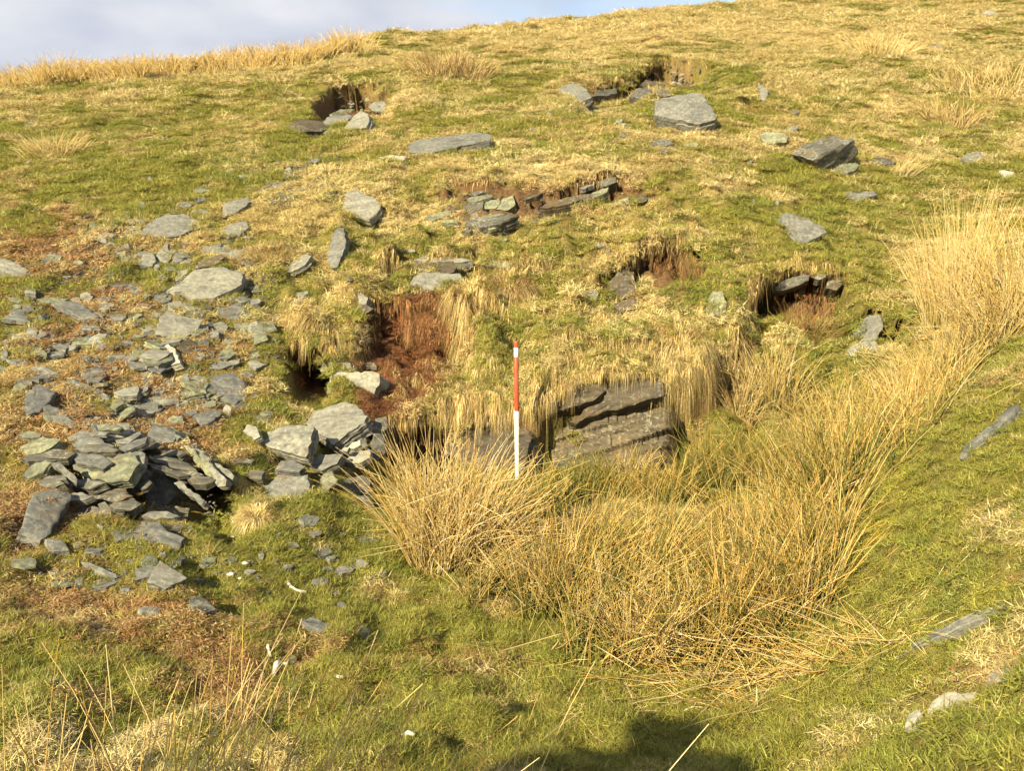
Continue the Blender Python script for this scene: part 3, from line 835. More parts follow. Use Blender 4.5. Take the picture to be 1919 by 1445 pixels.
S([(396, 622), (400, 607), (415, 602), (428, 611), (425, 620), (405, 627)], 0.05, 'pale', 'chunky pale block below the smooth rounded slate')
S([(95, 562), (138, 565), (168, 578), (195, 603), (160, 598), (118, 578)], 0.05, 'grey', 'long bluish slab at the left with a greenish sliver across its top', lift=0.9)
S([(68, 560), (100, 557), (130, 560), (112, 567), (80, 566)], 0.02, 'green', 'thin greenish sliver lying on the long bluish slab', lift=2.4)
S([(-25, 478), (18, 486), (62, 509), (46, 521), (0, 506), (-30, 500)], 0.10, 'pale', 'pale lichened slab cut by the left edge of the view', tilt=0.3)
S([(257, 494), (268, 475), (285, 473), (292, 487), (285, 499)], 0.07, 'pale', 'squat pale block on the litter left of the largest scree slab', lift=0.8)
S([(293, 664), (312, 643), (328, 653), (337, 680), (320, 685)], 0.07, 'white', 'bright cream coloured block in the middle of the scree', n=(-.3, -.55, .78))
S([(335, 652), (340, 639), (358, 635), (371, 648), (368, 658), (350, 664)], 0.06, 'brown', 'rounded brownish slate beside the bright cream block')
S([(262, 680), (280, 664), (292, 670), (290, 684), (272, 687)], 0.03, 'grey', 'dull grey slate left of the bright cream block')
S([(390, 722), (402, 700), (440, 698), (458, 716), (464, 742), (440, 757), (408, 742)], 0.09, 'grey', 'grey slab with a split right edge above the mid stone pile', tilt=0.35, relief=1.5)
S([(440, 760), (462, 742), (478, 752), (470, 768), (450, 769)], 0.05, 'dark', 'dark broken end piece beside the grey split edge slab')
S([(390, 691), (402, 677), (450, 672), (448, 680), (410, 692)], 0.03, 'grey', 'flat slate crossed by a strip of red moss')
S([(45, 765), (48, 737), (70, 721), (103, 732), (94, 750), (74, 770), (54, 778)], 0.08, 'grey', 'violet grey slab with a green shadowed edge above the slate stack', tilt=0.3)
S([(125, 708), (150, 714), (207, 741), (204, 750), (158, 729)], 0.06, 'grey', 'long narrow slab pointing down to the right above the slate stack', lift=0.8)
S([(55, 688), (75, 684), (108, 697), (107, 706), (82, 707)], 0.04, 'grey', 'flat oval slab above the long narrow one on the left')
S([(80, 762), (92, 757), (118, 772), (112, 778), (88, 771)], 0.03, 'grey', 'bluish sliver beside the yellow moss')
S([(97, 778), (118, 777), (150, 795), (140, 798), (112, 788)], 0.03, 'pale', 'pale pointed sliver resting on the yellow moss', lift=1.0)
# the tumbled slate stack on the left
def T(pts, thick, mat, label, Y, **kw):
    kw.setdefault('n', (-0.10, -0.50, 0.86))
    return slab('slate_stone', pts, thick, mat, label, 'stone', group='slabs of the tumbled slate stack', Y=Y, **kw)
T([(37, 838), (80, 817), (112, 824), (90, 842), (52, 852)], 0.05, 'green', 'green edged slab at the left end of the slate stack', 5.05)
T([(118, 812), (160, 800), (200, 790), (206, 796), (150, 815)], 0.035, 'pale', 'thin slab sloping along the top of the slate stack', 5.35)
T([(165, 812), (182, 808), (203, 810), (198, 816), (172, 818)], 0.02, 'grey', 'small flake on top of the slate stack', 5.22)
T([(122, 826), (135, 818), (178, 817), (214, 836), (205, 846), (165, 843), (140, 838)], 0.05, 'grey', 'pale topped slab under the thin sloping one in the slate stack', 5.12)
T([(215, 824), (232, 822), (262, 807), (264, 813), (240, 832), (222, 831)], 0.03, 'grey', 'narrow pale slab at the crest of the slate stack', 5.15)
T([(222, 838), (245, 829), (276, 818), (272, 830), (235, 846)], 0.04, 'grey', 'slab under the narrow pale one at the crest of the stack', 5.08)
T([(118, 862), (150, 850), (192, 862), (246, 848), (262, 868), (238, 900), (200, 905), (158, 890)], 0.07, 'green', 'broadest slab in the slate stack, yellowish and lichened', 4.92, relief=1.8, n=(-.12, -.68, .72))
T([(120, 852), (142, 846), (188, 852), (210, 866), (190, 877), (150, 868)], 0.04, 'grey', 'grey slab lying on the broadest slab of the stack', 4.95)
T([(236, 858), (250, 845), (272, 850), (268, 872), (250, 882)], 0.05, 'grey', 'slab at the right shoulder of the slate stack', 4.98)
T([(40, 893), (58, 872), (86, 862), (95, 866), (78, 884), (52, 897)], 0.05, 'green', 'upper slab of the leaning pair left of the broadest slab', 4.86, n=(-.4, -.6, .7))
T([(68, 905), (84, 893), (120, 888), (124, 898), (98, 905)], 0.045, 'dark', 'lower slab of the leaning pair left of the broadest slab', 4.82)
T([(96, 868), (112, 865), (145, 898), (143, 908), (132, 900)], 0.04, 'grey', 'slab standing on edge left of the broadest slab', 4.84, n=(.35, -.75, .5))
T([(160, 925), (180, 915), (236, 915), (240, 925), (200, 930)], 0.04, 'brown', 'thin slab just under the broadest slab of the stack', 4.88)
T([(205, 900), (245, 880), (296, 872), (290, 885), (235, 925), (212, 930)], 0.10, 'dark', 'dark slab in the shaded hollow of the slate stack', 5.08, n=(.15, -.8, .5))  # dark slate on the hollow's stones carries its shade in the colour
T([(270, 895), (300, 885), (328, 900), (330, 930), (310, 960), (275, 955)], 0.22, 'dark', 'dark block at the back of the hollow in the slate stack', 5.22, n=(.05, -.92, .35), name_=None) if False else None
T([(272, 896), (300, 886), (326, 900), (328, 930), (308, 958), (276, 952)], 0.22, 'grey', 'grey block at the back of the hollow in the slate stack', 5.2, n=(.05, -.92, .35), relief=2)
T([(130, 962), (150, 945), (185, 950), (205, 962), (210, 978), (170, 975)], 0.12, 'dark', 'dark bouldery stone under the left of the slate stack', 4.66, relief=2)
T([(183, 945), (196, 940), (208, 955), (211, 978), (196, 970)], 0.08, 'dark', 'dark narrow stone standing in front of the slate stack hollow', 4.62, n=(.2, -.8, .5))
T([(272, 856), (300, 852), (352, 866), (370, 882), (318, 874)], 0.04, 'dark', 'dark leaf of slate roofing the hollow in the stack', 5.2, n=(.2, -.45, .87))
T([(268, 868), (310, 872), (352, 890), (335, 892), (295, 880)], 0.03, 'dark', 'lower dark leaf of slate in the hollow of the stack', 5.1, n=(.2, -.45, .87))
T([(342, 834), (352, 834), (392, 862), (425, 903), (408, 912), (372, 872)], 0.06, 'green', 'longest of the steep slabs at the right end of the stack', 5.15, n=(-.45, -.70, .52), strata=-.8)
T([(356, 832), (366, 832), (394, 858), (390, 864)], 0.05, 'grey', 'bright edged splinter above the longest steep slab', 5.22, n=(-.3, -.7, .6), strata=-.8)
T([(388, 872), (398, 872), (425, 900), (422, 911), (408, 912)], 0.05, 'grey', 'pale ended splinter at the tip of the longest steep slab', 5.08, n=(-.3, -.75, .6), strata=-.8)
T([(402, 868), (412, 870), (438, 892), (436, 900), (420, 892)], 0.04, 'grey', 'outermost steep splinter at the right end of the stack', 5.14, n=(-.25, -.7, .6), strata=-.8)
T([(325, 905), (336, 901), (384, 938), (378, 946), (350, 928)], 0.05, 'grey', 'slab sloping down out of the hollow of the stack', 4.95, n=(-.3, -.6, .7), strata=-.8)
for k_, (cx_, cy_, w_, h_, Y_, m_) in enumerate([  # dark slabs fill the stack's gaps, shade put into their colour
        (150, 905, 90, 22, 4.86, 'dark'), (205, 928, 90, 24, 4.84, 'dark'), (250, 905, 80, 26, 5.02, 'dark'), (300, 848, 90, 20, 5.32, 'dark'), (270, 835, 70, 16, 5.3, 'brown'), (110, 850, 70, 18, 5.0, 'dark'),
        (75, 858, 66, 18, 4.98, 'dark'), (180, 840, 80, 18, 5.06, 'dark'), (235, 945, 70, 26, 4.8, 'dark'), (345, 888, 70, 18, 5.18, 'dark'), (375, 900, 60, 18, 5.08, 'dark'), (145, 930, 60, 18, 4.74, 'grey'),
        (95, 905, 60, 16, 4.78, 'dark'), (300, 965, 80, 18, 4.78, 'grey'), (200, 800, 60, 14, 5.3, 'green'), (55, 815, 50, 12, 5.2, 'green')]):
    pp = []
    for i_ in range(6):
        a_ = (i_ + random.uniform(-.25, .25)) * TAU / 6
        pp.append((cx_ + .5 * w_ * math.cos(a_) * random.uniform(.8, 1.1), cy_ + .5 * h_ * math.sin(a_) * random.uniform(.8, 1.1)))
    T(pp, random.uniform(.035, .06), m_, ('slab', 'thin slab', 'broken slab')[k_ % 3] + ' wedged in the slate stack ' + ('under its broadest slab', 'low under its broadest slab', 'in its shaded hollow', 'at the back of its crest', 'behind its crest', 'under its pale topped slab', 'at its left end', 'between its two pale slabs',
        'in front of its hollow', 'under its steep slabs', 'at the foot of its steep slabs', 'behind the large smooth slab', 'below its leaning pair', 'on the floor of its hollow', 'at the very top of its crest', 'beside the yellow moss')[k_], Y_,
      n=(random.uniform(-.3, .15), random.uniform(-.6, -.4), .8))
S([(305, 958), (330, 948), (356, 952), (352, 968), (320, 972)], 0.06, 'dark', 'dull slab on the floor below the stack hollow')
S([(62, 923), (95, 916), (130, 921), (132, 938), (113, 960), (96, 998), (76, 1011), (35, 996), (46, 970)], 0.07, 'grey', 'large smooth grey slab below the left of the stack', tilt=0.5, lift=0.9, relief=0.6)
S([(128, 921), (150, 918), (155, 930), (138, 941)], 0.05, 'dark', 'dark corner piece behind the large smooth grey slab', lift=1.0)
S([(240, 996), (272, 975), (298, 977), (315, 996), (346, 1006), (335, 1030), (292, 1026), (256, 1012)], 0.08, 'grey', 'grey slab with a fold in it below the stack hollow', tilt=0.45, relief=1.8)
S([(306, 984), (342, 982), (340, 994), (318, 995)], 0.03, 'grey', 'bluish slate just behind the folded grey slab')
S([(274, 1091), (300, 1050), (338, 1074), (351, 1084), (310, 1105)], 0.06, 'grey', 'grey slab with a glinting edge below the folded slab', tilt=0.4)
S([(150, 1053), (165, 1053), (224, 1078), (218, 1085), (180, 1072)], 0.03, 'grey', 'long bluish sliver left of the glinting grey slab')
S([(84, 1010), (115, 1012), (130, 1032), (100, 1034)], 0.04, 'grey', 'half buried slate below the large smooth slab')
S([(355, 1119), (376, 1117), (408, 1142), (386, 1150), (362, 1141)], 0.05, 'dark', 'dark lichened slab alone on the brown litter', tilt=0.4, relief=1.6)
S([(258, 1140), (272, 1136), (302, 1140), (296, 1150), (266, 1148)], 0.03, 'grey', 'small slate left of the dark lichened slab')
S([(560, 1160), (584, 1156), (642, 1178), (600, 1186)], 0.04, 'grey', 'long pale wedge of slate in the lower grass', tilt=0.2)
S([(663, 1183), (680, 1170), (694, 1183), (690, 1200), (671, 1198)], 0.03, 'dark', 'rounded blue grey slate disc right of the long pale wedge', tilt=0.5)
S([(532, 1240), (540, 1225), (556, 1232), (556, 1246)], 0.02, 'grey', 'faint grey slate near the bones')
S([(480, 1345), (500, 1337), (516, 1343), (505, 1352)], 0.02, 'grey', 'pale slate chip in the lowest brown grass')
# the pile in the middle
def U(pts, thick, mat, label, Y=None, **kw):
    return slab('slate_stone', pts, thick, mat, label, 'stone', group='stones of the pile left of the rock face', Y=Y, **kw)
U([(570, 793), (586, 772), (640, 753), (664, 755), (688, 777), (682, 790), (624, 832), (600, 812)], 0.11, 'pale', 'big pale slab on top of the stone pile', 5.85, n=(-.28, -.42, .86), relief=1.2, layers=6)
U([(487, 832), (500, 808), (540, 796), (588, 798), (583, 828), (572, 856), (536, 846)], 0.10, 'grey', 'square grey slab left of the big pale slab on the pile', 5.55, n=(-.2, -.65, .72), relief=1.6)
U([(458, 936), (475, 915), (500, 905), (520, 890), (576, 888), (581, 925), (570, 961), (520, 956)], 0.12, 'grey', 'large square slab at the foot of the stone pile', 5.2, n=(-.1, -.72, .68), relief=1.4)
U([(577, 872), (600, 851), (642, 850), (631, 868), (602, 883)], 0.07, 'grey', 'wedge of slate under the big pale slab', 5.62, n=(-.2, -.6, .77))
U([(644, 864), (664, 845), (693, 842), (692, 858), (668, 868)], 0.06, 'pale', 'bright wedge at the right of the stone pile', 5.75, n=(-.2, -.65, .74))
U([(594, 912), (606, 887), (622, 882), (633, 899), (614, 921)], 0.06, 'green', 'upright greenish stone at the foot of the pile', 5.4, n=(-.25, -.75, .6))
U([(632, 925), (645, 900), (680, 890), (696, 900), (690, 925), (655, 932)], 0.12, 'dark', 'shaded grey block low on the right of the pile', 5.6, n=(.1, -.88, .45), relief=2)  # dark colour of these blocks holds the shade of the pile's right side
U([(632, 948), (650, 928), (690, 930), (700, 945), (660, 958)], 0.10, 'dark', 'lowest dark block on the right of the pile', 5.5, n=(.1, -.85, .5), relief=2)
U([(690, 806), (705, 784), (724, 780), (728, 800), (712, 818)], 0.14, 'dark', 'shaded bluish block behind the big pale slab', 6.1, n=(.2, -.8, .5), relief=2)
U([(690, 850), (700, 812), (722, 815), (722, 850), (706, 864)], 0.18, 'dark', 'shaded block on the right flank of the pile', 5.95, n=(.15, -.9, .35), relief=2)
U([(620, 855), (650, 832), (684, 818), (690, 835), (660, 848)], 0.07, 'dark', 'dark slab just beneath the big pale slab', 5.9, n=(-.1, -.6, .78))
U([(652, 838), (660, 829), (674, 825), (675, 834), (662, 841)], 0.03, 'white', 'small bright chip lodged under the big pale slab', 5.78, n=(-.2, -.7, .6))
U([(636, 846), (645, 838), (655, 838), (650, 847)], 0.03, 'pale', 'smaller of the two bright chips under the big pale slab', 5.72, n=(-.2, -.7, .6))
U([(516, 880), (526, 863), (552, 862), (572, 876), (560, 885)], 0.05, 'grey', 'pale flaked slab between the two square slabs of the pile', 5.4, n=(-.15, -.55, .8))
U([(455, 808), (462, 795), (480, 800), (487, 818), (476, 824)], 0.05, 'pale', 'small tilted slab at the left edge of the pile', 5.62, n=(-.3, -.6, .7))
U([(460, 890), (470, 880), (496, 884), (490, 898), (468, 898)], 0.04, 'dark', 'dull slate left of the large square slab of the pile', 5.3, n=(-.1, -.55, .8))
S([(434, 860), (455, 855), (478, 862), (470, 868), (445, 868)], 0.04, 'dark', 'flat dark slate between the stack and the pile', lift=0.9)
S([(560, 972), (575, 964), (600, 970), (590, 984), (568, 982)], 0.04, 'grey', 'grey stone just below the large square slab')
S([(470, 790), (480, 777), (508, 780), (510, 790), (486, 796)], 0.03, 'green', 'thin greenish slates above the small tilted slab')
S([(418, 768), (424, 757), (434, 765), (434, 780), (428, 781)], 0.03, 'white', 'small white angular stone above the pile')
S([(610, 758), (618, 737), (630, 734), (645, 748), (640, 758)], 0.09, 'brown', 'angular brown block below the lichened bedrock blocks', n=(-.25, -.7, .66))
# right hand bank
S([(1797, 856), (1805, 840), (1893, 763), (1908, 757), (1900, 773), (1815, 856)], 0.05, 'grey', 'long narrow grey slab lying aslant on the right bank', 'long_stone', tilt=0.35, lift=0.7, strata=0.72)
S([(1676, 1229), (1720, 1195), (1800, 1161), (1884, 1122), (1889, 1130), (1802, 1176), (1722, 1211), (1681, 1237)], 0.05, 'grey', 'half buried narrow grey slab under the grass of the lower right bank', 'long_stone', tilt=0.25, lift=0.12, strata=0.55, clear=False)
S([(1735, 1345), (1745, 1315), (1772, 1298), (1800, 1300), (1828, 1297), (1800, 1325), (1768, 1338), (1750, 1352)], 0.06, 'white', 'whitish stone bared in red moss on the lower right bank', relief=1.8, lift=0.7)
S([(1694, 1366), (1702, 1340), (1718, 1330), (1727, 1338), (1712, 1358)], 0.05, 'white', 'smaller whitish stone left of the larger bared one', relief=1.8, lift=0.7)
S([(1845, 1284), (1855, 1262), (1885, 1252), (1905, 1262), (1880, 1278)], 0.05, 'white', 'pale stone in the turf above the whitish bared stone', lift=0.6)
S([(1832, 985), (1840, 965), (1862, 955), (1864, 965), (1848, 984)], 0.05, 'dark', 'dull stone in the brown patch of the right bank')
S([(1064, 40), (1080, 33), (1090, 34), (1086, 41)], 0.20, 'pale', 'pale boulder on the skyline', 'boulder', 'boulder', n=(-.1, -.8, .55))
S([(1396, 14), (1400, 4), (1406, 3), (1408, 14)], 0.18, 'dark', 'dark upright stone on the skyline at the top right', n=(0, -.9, .4))
S([(1474, 12), (1482, 7), (1492, 9), (1488, 13)], 0.12, 'dark', 'dark low stone near the top edge right of the skyline stone', n=(0, -.8, .5))
S([(1528, 9), (1534, 5), (1537, 8), (1532, 11)], 0.10, 'white', 'tiny white stone near the top edge', n=(0, -.8, .5))
S([(1840, 25), (1850, 18), (1865, 19), (1870, 24), (1855, 27)], 0.14, 'white', 'white stone on the far grass at the top right', n=(0, -.6, .75))
S([(1740, 90), (1750, 84), (1764, 86), (1758, 92)], 0.10, 'pale', 'pale stone on the far grass below the white one', n=(0, -.6, .75))
S([(1640, 0), (1646, -4), (1654, -2), (1650, 3)], 0.10, 'dark', 'dark stone at the very top edge', n=(0, -.6, .75)) if False else None

# what a small stone lies beside, so that each can be told from the rest
LANDMARKS = [(318, 422, 'the topmost large scree slab'), (385, 530, 'the largest scree slab'), (333, 606, 'the whitish lichened slab'), (315, 665, 'the bright cream block'),
    (435, 730, 'the split edge grey slab'), (150, 582, 'the long bluish slab'), (20, 500, 'the slab at the left edge'), (274, 487, 'the squat pale block'), (72, 748, 'the violet grey slab'),
    (165, 730, 'the long narrow slab'), (190, 850, 'the slate stack'), (85, 965, 'the large smooth grey slab'), (292, 1003, 'the folded grey slab'), (312, 1078, 'the glinting grey slab'),
    (380, 1133, 'the dark lichened slab'), (600, 1171, 'the long pale wedge'), (530, 925, 'the large square slab of the pile'), (540, 828, 'the square grey slab of the pile'), (630, 790, 'the big pale slab of the pile'),
    (678, 1185, 'the round slate disc'), (443, 388, 'the wedge shaped slab'), (675, 385, 'the square pale slab'), (630, 465, 'the tall narrow standing slab'), (840, 266, 'the long flat slab'),
    (1285, 205, 'the largest grey boulder'), (1078, 172, 'the pale block'), (1570, 275, 'the big dark boulder'), (1505, 428, 'the pointed bluish slab'), (575, 236, 'the broad brown slab'), (668, 225, 'the upright pointed slab'),
    (1160, 540, 'the brown bedrock wedge'), (920, 390, 'the thin bedded outcrop'), (1080, 370, 'the rusty ledge'), (820, 520, 'the flat topped bedrock blocks'), (1265, 140, 'the upper earth scar'), (560, 700, 'the small dark cave'),
    (443, 1012, 'the round cream pebble'), (555, 1107, 'the curved white bone'), (1430, 258, 'the blocky layered stone')]
USED_LABELS = {}
def auto_label(x, y, size, mat, noun='slate'):
    lx, ly, nm = min(LANDMARKS, key=lambda l: (l[0] - x) ** 2 + (1.4 * (l[1] - y)) ** 2)
    dx, dy = x - lx, (y - ly) * 1.4
    if abs(dx) < 0.45 * abs(dy): d = 'above' if dy < 0 else 'below'
    elif abs(dy) < 0.45 * abs(dx): d = 'left of' if dx < 0 else 'right of'
    else: d = ('above' if dy < 0 else 'below') + ' and ' + ('left of' if dx < 0 else 'right of')
    col = {'grey': 'grey', 'pale': 'pale lichened', 'green': 'greenish', 'dark': 'dark', 'brown': 'brown', 'white': 'whitish'}[mat]
    sz = 'tiny' if noun == 'chip' else ('small' if size < 24 else 'broad thin')
    dist = math.hypot(dx, dy)
    far = 'close ' if dist < 45 else ('' if dist < 90 else 'well ')
    base = '%s %s slate %s%s%s %s' % (sz, col, 'chip ' if noun == 'chip' else '', far, d, nm)
    k = USED_LABELS.get(base, 0); USED_LABELS[base] = k + 1
    if k:
        base += ', ' + ('second', 'third', 'fourth', 'fifth', 'sixth', 'seventh', 'eighth', 'ninth', 'tenth')[min(k, 9) - 1] + ' such piece'
    if len(base.split()) > 16:
        base = base.replace(' such piece', '').replace(' lichened slate', ' slate').replace(' and left of', ' left of').replace(' and right of', ' right of')
    return base

# smaller stones one can still pick out, by centre and size in the photograph
SMALL = {
    'small flat slate among the brown litter on the left of the scree': (
        (60, 232, 26, 12), (52, 303, 22, 10), (145, 492, 20, 12), (62, 482, 14, 10), (15, 596, 26, 14), (30, 562, 26, 10), (160, 552, 26, 12), (198, 573, 36, 16),
        (220, 593, 32, 16), (80, 592, 22, 8), (60, 618, 24, 14), (95, 630, 18, 10), (190, 648, 24, 12), (105, 668, 20, 8), (160, 668, 12, 10), (8, 665, 18, 30),
        (5, 690, 20, 12), (125, 518, 20, 6), (118, 526, 16, 8), (230, 560, 20, 8), (138, 757, 16, 8), (205, 455, 30, 10), (225, 472, 26, 10), (165, 440, 22, 12)),
    'small grey slate in the middle of the scree around the larger slabs': (
        (293, 590, 24, 14), (275, 552, 18, 12), (330, 570, 34, 14), (240, 640, 30, 8), (275, 700, 26, 10), (275, 715, 16, 26), (297, 730, 32, 14), (375, 720, 22, 18),
        (378, 735, 16, 14), (400, 745, 14, 10), (350, 620, 24, 14), (430, 640, 22, 10), (480, 625, 30, 14), (445, 610, 18, 10), (360, 540, 20, 10), (440, 595, 28, 8),
        (468, 590, 20, 8), (305, 520, 22, 10), (340, 510, 18, 8), (360, 772, 22, 12), (385, 785, 20, 12), (362, 790, 18, 16), (500, 775, 30, 10), (420, 670, 24, 8),
        (250, 672, 20, 10), (215, 690, 14, 8), (480, 665, 14, 10), (470, 700, 14, 12), (350, 690, 20, 8), (300, 700, 18, 8)),
    'small slate on the worn strip above the scree': (
        (378, 355, 40, 12), (372, 372, 36, 10), (345, 383, 30, 12), (375, 395, 36, 10), (455, 330, 22, 10), (520, 345, 50, 10), (545, 330, 40, 10), (560, 312, 40, 8), (500, 352, 22, 10),
        (266, 384, 16, 14), (237, 402, 16, 10), (280, 335, 10, 12), (530, 372, 22, 10), (430, 320, 16, 10), (500, 396, 18, 10), (450, 432, 20, 12), (340, 470, 22, 8), (590, 300, 20, 8)),
    'small slate in the grass between the pile and the rushes': (
        (690, 1010, 44, 20), (605, 1032, 40, 20), (645, 1068, 36, 16), (612, 1065, 24, 10), (600, 1090, 36, 14), (678, 1055, 26, 18), (715, 1075, 26, 12), (640, 1135, 20, 14), (548, 1022, 30, 14),
        (590, 1000, 24, 10), (620, 1045, 20, 8), (640, 1000, 26, 10), (470, 1070, 24, 8), (490, 1040, 12, 14), (540, 1062, 22, 10), (630, 1110, 14, 10)),
    'small slate in the turf of the upper middle slope': (
        (1160, 225, 16, 9), (1168, 232, 14, 5), (1168, 252, 18, 8), (1130, 206, 40, 8), (1090, 205, 16, 8), (1028, 212, 8, 12), (1030, 205, 8, 6), (1240, 266, 46, 14), (1295, 270, 34, 10),
        (998, 240, 12, 7), (1490, 209, 14, 8), (1485, 238, 26, 7), (940, 447, 22, 12), (948, 432, 16, 12), (1125, 458, 20, 10), (1285, 352, 14, 12), (1413, 377, 8, 14), (1457, 380, 8, 12),
        (1140, 470, 10, 8), (770, 470, 20, 8), (655, 520, 12, 14), (1395, 285, 14, 14), (1405, 302, 10, 10), (1245, 280, 14, 6)),
}
for lab, items in SMALL.items():
    for (x, y, w, h) in items:
        k = random.randint(5, 7); ph = random.uniform(0, 1)
        pts = []
        for i in range(k):
            a = (i + ph + random.uniform(-.22, .22)) * TAU / k
            r = random.uniform(0.8, 1.1)
            pts.append((x + 0.5 * w * r * math.cos(a), y + 0.5 * h * r * math.sin(a)))
        mt = random.choice(['grey', 'grey', 'pale', 'green', 'dark' if y > 900 else 'pale'])
        slab('slate_fragment', pts, 0.025 if y > 300 else 0.05, mt, auto_label(x, y, max(w, h), mt), 'stone', lab.replace('small slate', 'small slates').replace('small flat slate', 'small flat slates').replace('small grey slate', 'small grey slates'),
             tilt=random.uniform(.1, .4), lift=random.uniform(0.6, 1.0))

# loose chips strewn between them
rc = np.random.default_rng(5)
CHIP_AREAS = [
    ('palm-sized slate chip strewn over the scree on the left slope', 'slate chips strewn over the left scree', (250, 620, 245, 215), 160, 0.095),
    ('slate chip', 'slate chips below the wedge shaped slab', (400, 520, 100, 120), 35, 0.08),
    ('slate chip on the brown litter at the foot of the slate stack', 'slate chips at the foot of the stack', (230, 1060, 230, 70), 22, 0.05),
    ('slate chip in the gravelly strip below the upper soil hollow', 'slate chips in the gravelly strip', (550, 330, 90, 60), 34, 0.06),
    ('stone chip in the red soil of the upper earth scar', 'stone chips in the upper earth scar', (1285, 150, 60, 16), 12, 0.065),
    ('crumb of stone in the upper soil hollow', 'stone crumbs in the upper soil hollow', (680, 200, 40, 14), 8, 0.06),
    ('slate chip below the thin bedded outcrop', 'slate chips below the thin bedded outcrop', (960, 400, 130, 25), 12, 0.035),
]
for lab, grp, (cx, cy, a, b), num, r in CHIP_AREAS:
    for k in range(num):
        t = rc.uniform(0, TAU); q = math.sqrt(rc.uniform())
        cpx, cpy = cx + a * q * math.cos(t), cy + b * q * math.sin(t)
        p = hit1(cpx, cpy)
        mt = str(rc.choice(['grey', 'grey', 'pale', 'green'] if cy > 300 else ['pale', 'brown', 'green']))
        free_slab('slate_chip', p, r * rc.uniform(0.45, 1.25), r * rc.uniform(.2, .4), mt, rc, auto_label(cpx, cpy, 8, mt, 'chip'), grp)

# splinters too small to tell apart
def rubble():
    r_ = np.random.default_rng(66)
    V, F3, C3 = [], [], []
    base_ = 0
    for (cx, cy, a, b, num, size) in ((270, 610, 260, 230, 2600, .018), (550, 330, 100, 60, 350, .022), (230, 1000, 240, 120, 350, .013), (560, 1060, 170, 70, 160, .012), (660, 195, 60, 24, 40, .025), (1275, 145, 70, 20, 45, .03), (960, 385, 150, 30, 160, .016)):
        t = r_.uniform(0, TAU, num); q = np.sqrt(r_.uniform(0, 1, num))
        p, ok = hit(cx + a * q * np.cos(t), cy + b * q * np.sin(t))
        for pt in p[ok]:
            k = 5; s = size * r_.uniform(.5, 1.5); ang = np.sort(r_.uniform(0, TAU, k)); tx, ty = r_.normal(0, .35, 2)
            rad = s * r_.uniform(.6, 1.1, k); x = rad * np.cos(ang); y = rad * np.sin(ang) * r_.uniform(.4, .9)
            z = x * tx + y * ty + s * .35 + .006
            top = np.stack([pt[0] + x, pt[1] + y, pt[2] + z], -1); bot = top - np.array([0, 0, s * .45])
            V += [top, bot]
            for i_ in range(k):
                n_ = (i_ + 1) % k
                F3 += [(base_ + i_, base_ + k + i_, base_ + k + n_), (base_ + i_, base_ + k + n_, base_ + n_)]
            for i_ in range(1, k - 1):
                F3.append((base_, base_ + i_, base_ + i_ + 1))
            base_ += 2 * k
    me = fast_mesh('slate_rubble', np.concatenate(V), np.array(F3))
    tag(link('slate_rubble', me, SLATE['grey']), 'crumbled slate splinters scattered through the scree and soil scars', 'rubble', kind='stuff')
rubble()

# ------------------------------------------------------------------ bedrock: outcrops, each bed of rock a part
def outcrop(label, px, py, beds, proud=-0.005, front=0.75, step=0.35):
    e = bpy.data.objects.new('rock_outcrop', None); COL.objects.link(e)
    e.location = hit1(px, py)
    tag(e, label, 'rock outcrop')
    bpy.context.view_layer.update()
    Yr = max(b_[3] for b_ in beds)
    for (pts, thick, mat, Y, n, st, rel) in beds:
        slab('rock_bed', pts, thick, mat, n=n, proud=proud + (Yr - Y) * step, front=front, strata=st, relief=rel, parent=e, clear=False, layers=5)
    return e
FW = (-0.16, -0.90, 0.40)
def strata_beds(region, slope, dy, seed, mats, nrm, Yj=0.10):
    """split a bedrock face into slanting beds, each of one to three broken lengths"""
    r_ = np.random.default_rng(seed)
    xs_ = [p[0] for p in region]; ys_ = [p[1] for p in region]
    x0, x1 = min(xs_), max(xs_); xm = (x0 + x1) / 2
    reach_ = slope * (x1 - x0) / 2
    out = []
    y = min(ys_) - reach_
    while y < max(ys_) + reach_:
        th_ = dy * r_.uniform(.6, 1.5)
        X_ = np.arange(x0, x1, 4.0); Yc = y + th_ / 2 - slope * (X_ - xm)
        ins = in_poly(X_, Yc, region)
        if ins.sum() > 5:
            xa, xb = X_[ins].min(), X_[ins].max()
            cuts = [xa] + sorted(r_.uniform(xa, xb, r_.integers(0, 3))) + [xb]
            for a_, b_ in zip(cuts[:-1], cuts[1:]):
                if b_ - a_ < 14: continue
                a2, b2 = a_ - r_.uniform(0, 6), b_ + r_.uniform(0, 6)
                f_ = lambda q, k: (q, y + k * th_ * 1.12 - slope * (q - xm) + r_.normal(0, 1.3))
                m_ = (a2 + b2) / 2
                out.append(([f_(a2, r_.uniform(.3, .9)), f_(a2 + 6, 1.0), f_(m_, 1.0 + r_.uniform(-.1, .2)), f_(b2 - 5, .95), f_(b2, r_.uniform(.2, .7)), f_(b2 - 4, 0.02), f_(m_, r_.uniform(-.12, .08)), f_(a2 + 8, .03)],
                            0.22, str(r_.choice(mats)), 7.0 - Yj * r_.uniform(-.6, 1), (nrm[0] + r_.normal(0, .05), nrm[1], nrm[2] + r_.normal(0, .10)), slope, 1.5))
        y += th_
    return out
def in_poly(px, py, poly):
    inside = np.zeros(px.shape, bool)
    n = len(poly)
    for i in range(n):
        x0, y0 = poly[i]; x1, y1 = poly[(i + 1) % n]
        if y0 == y1: continue
        c = ((y0 > py) != (y1 > py)) & (px < (x1 - x0) * (py - y0) / (y1 - y0) + x0)
        inside ^= c
    return inside
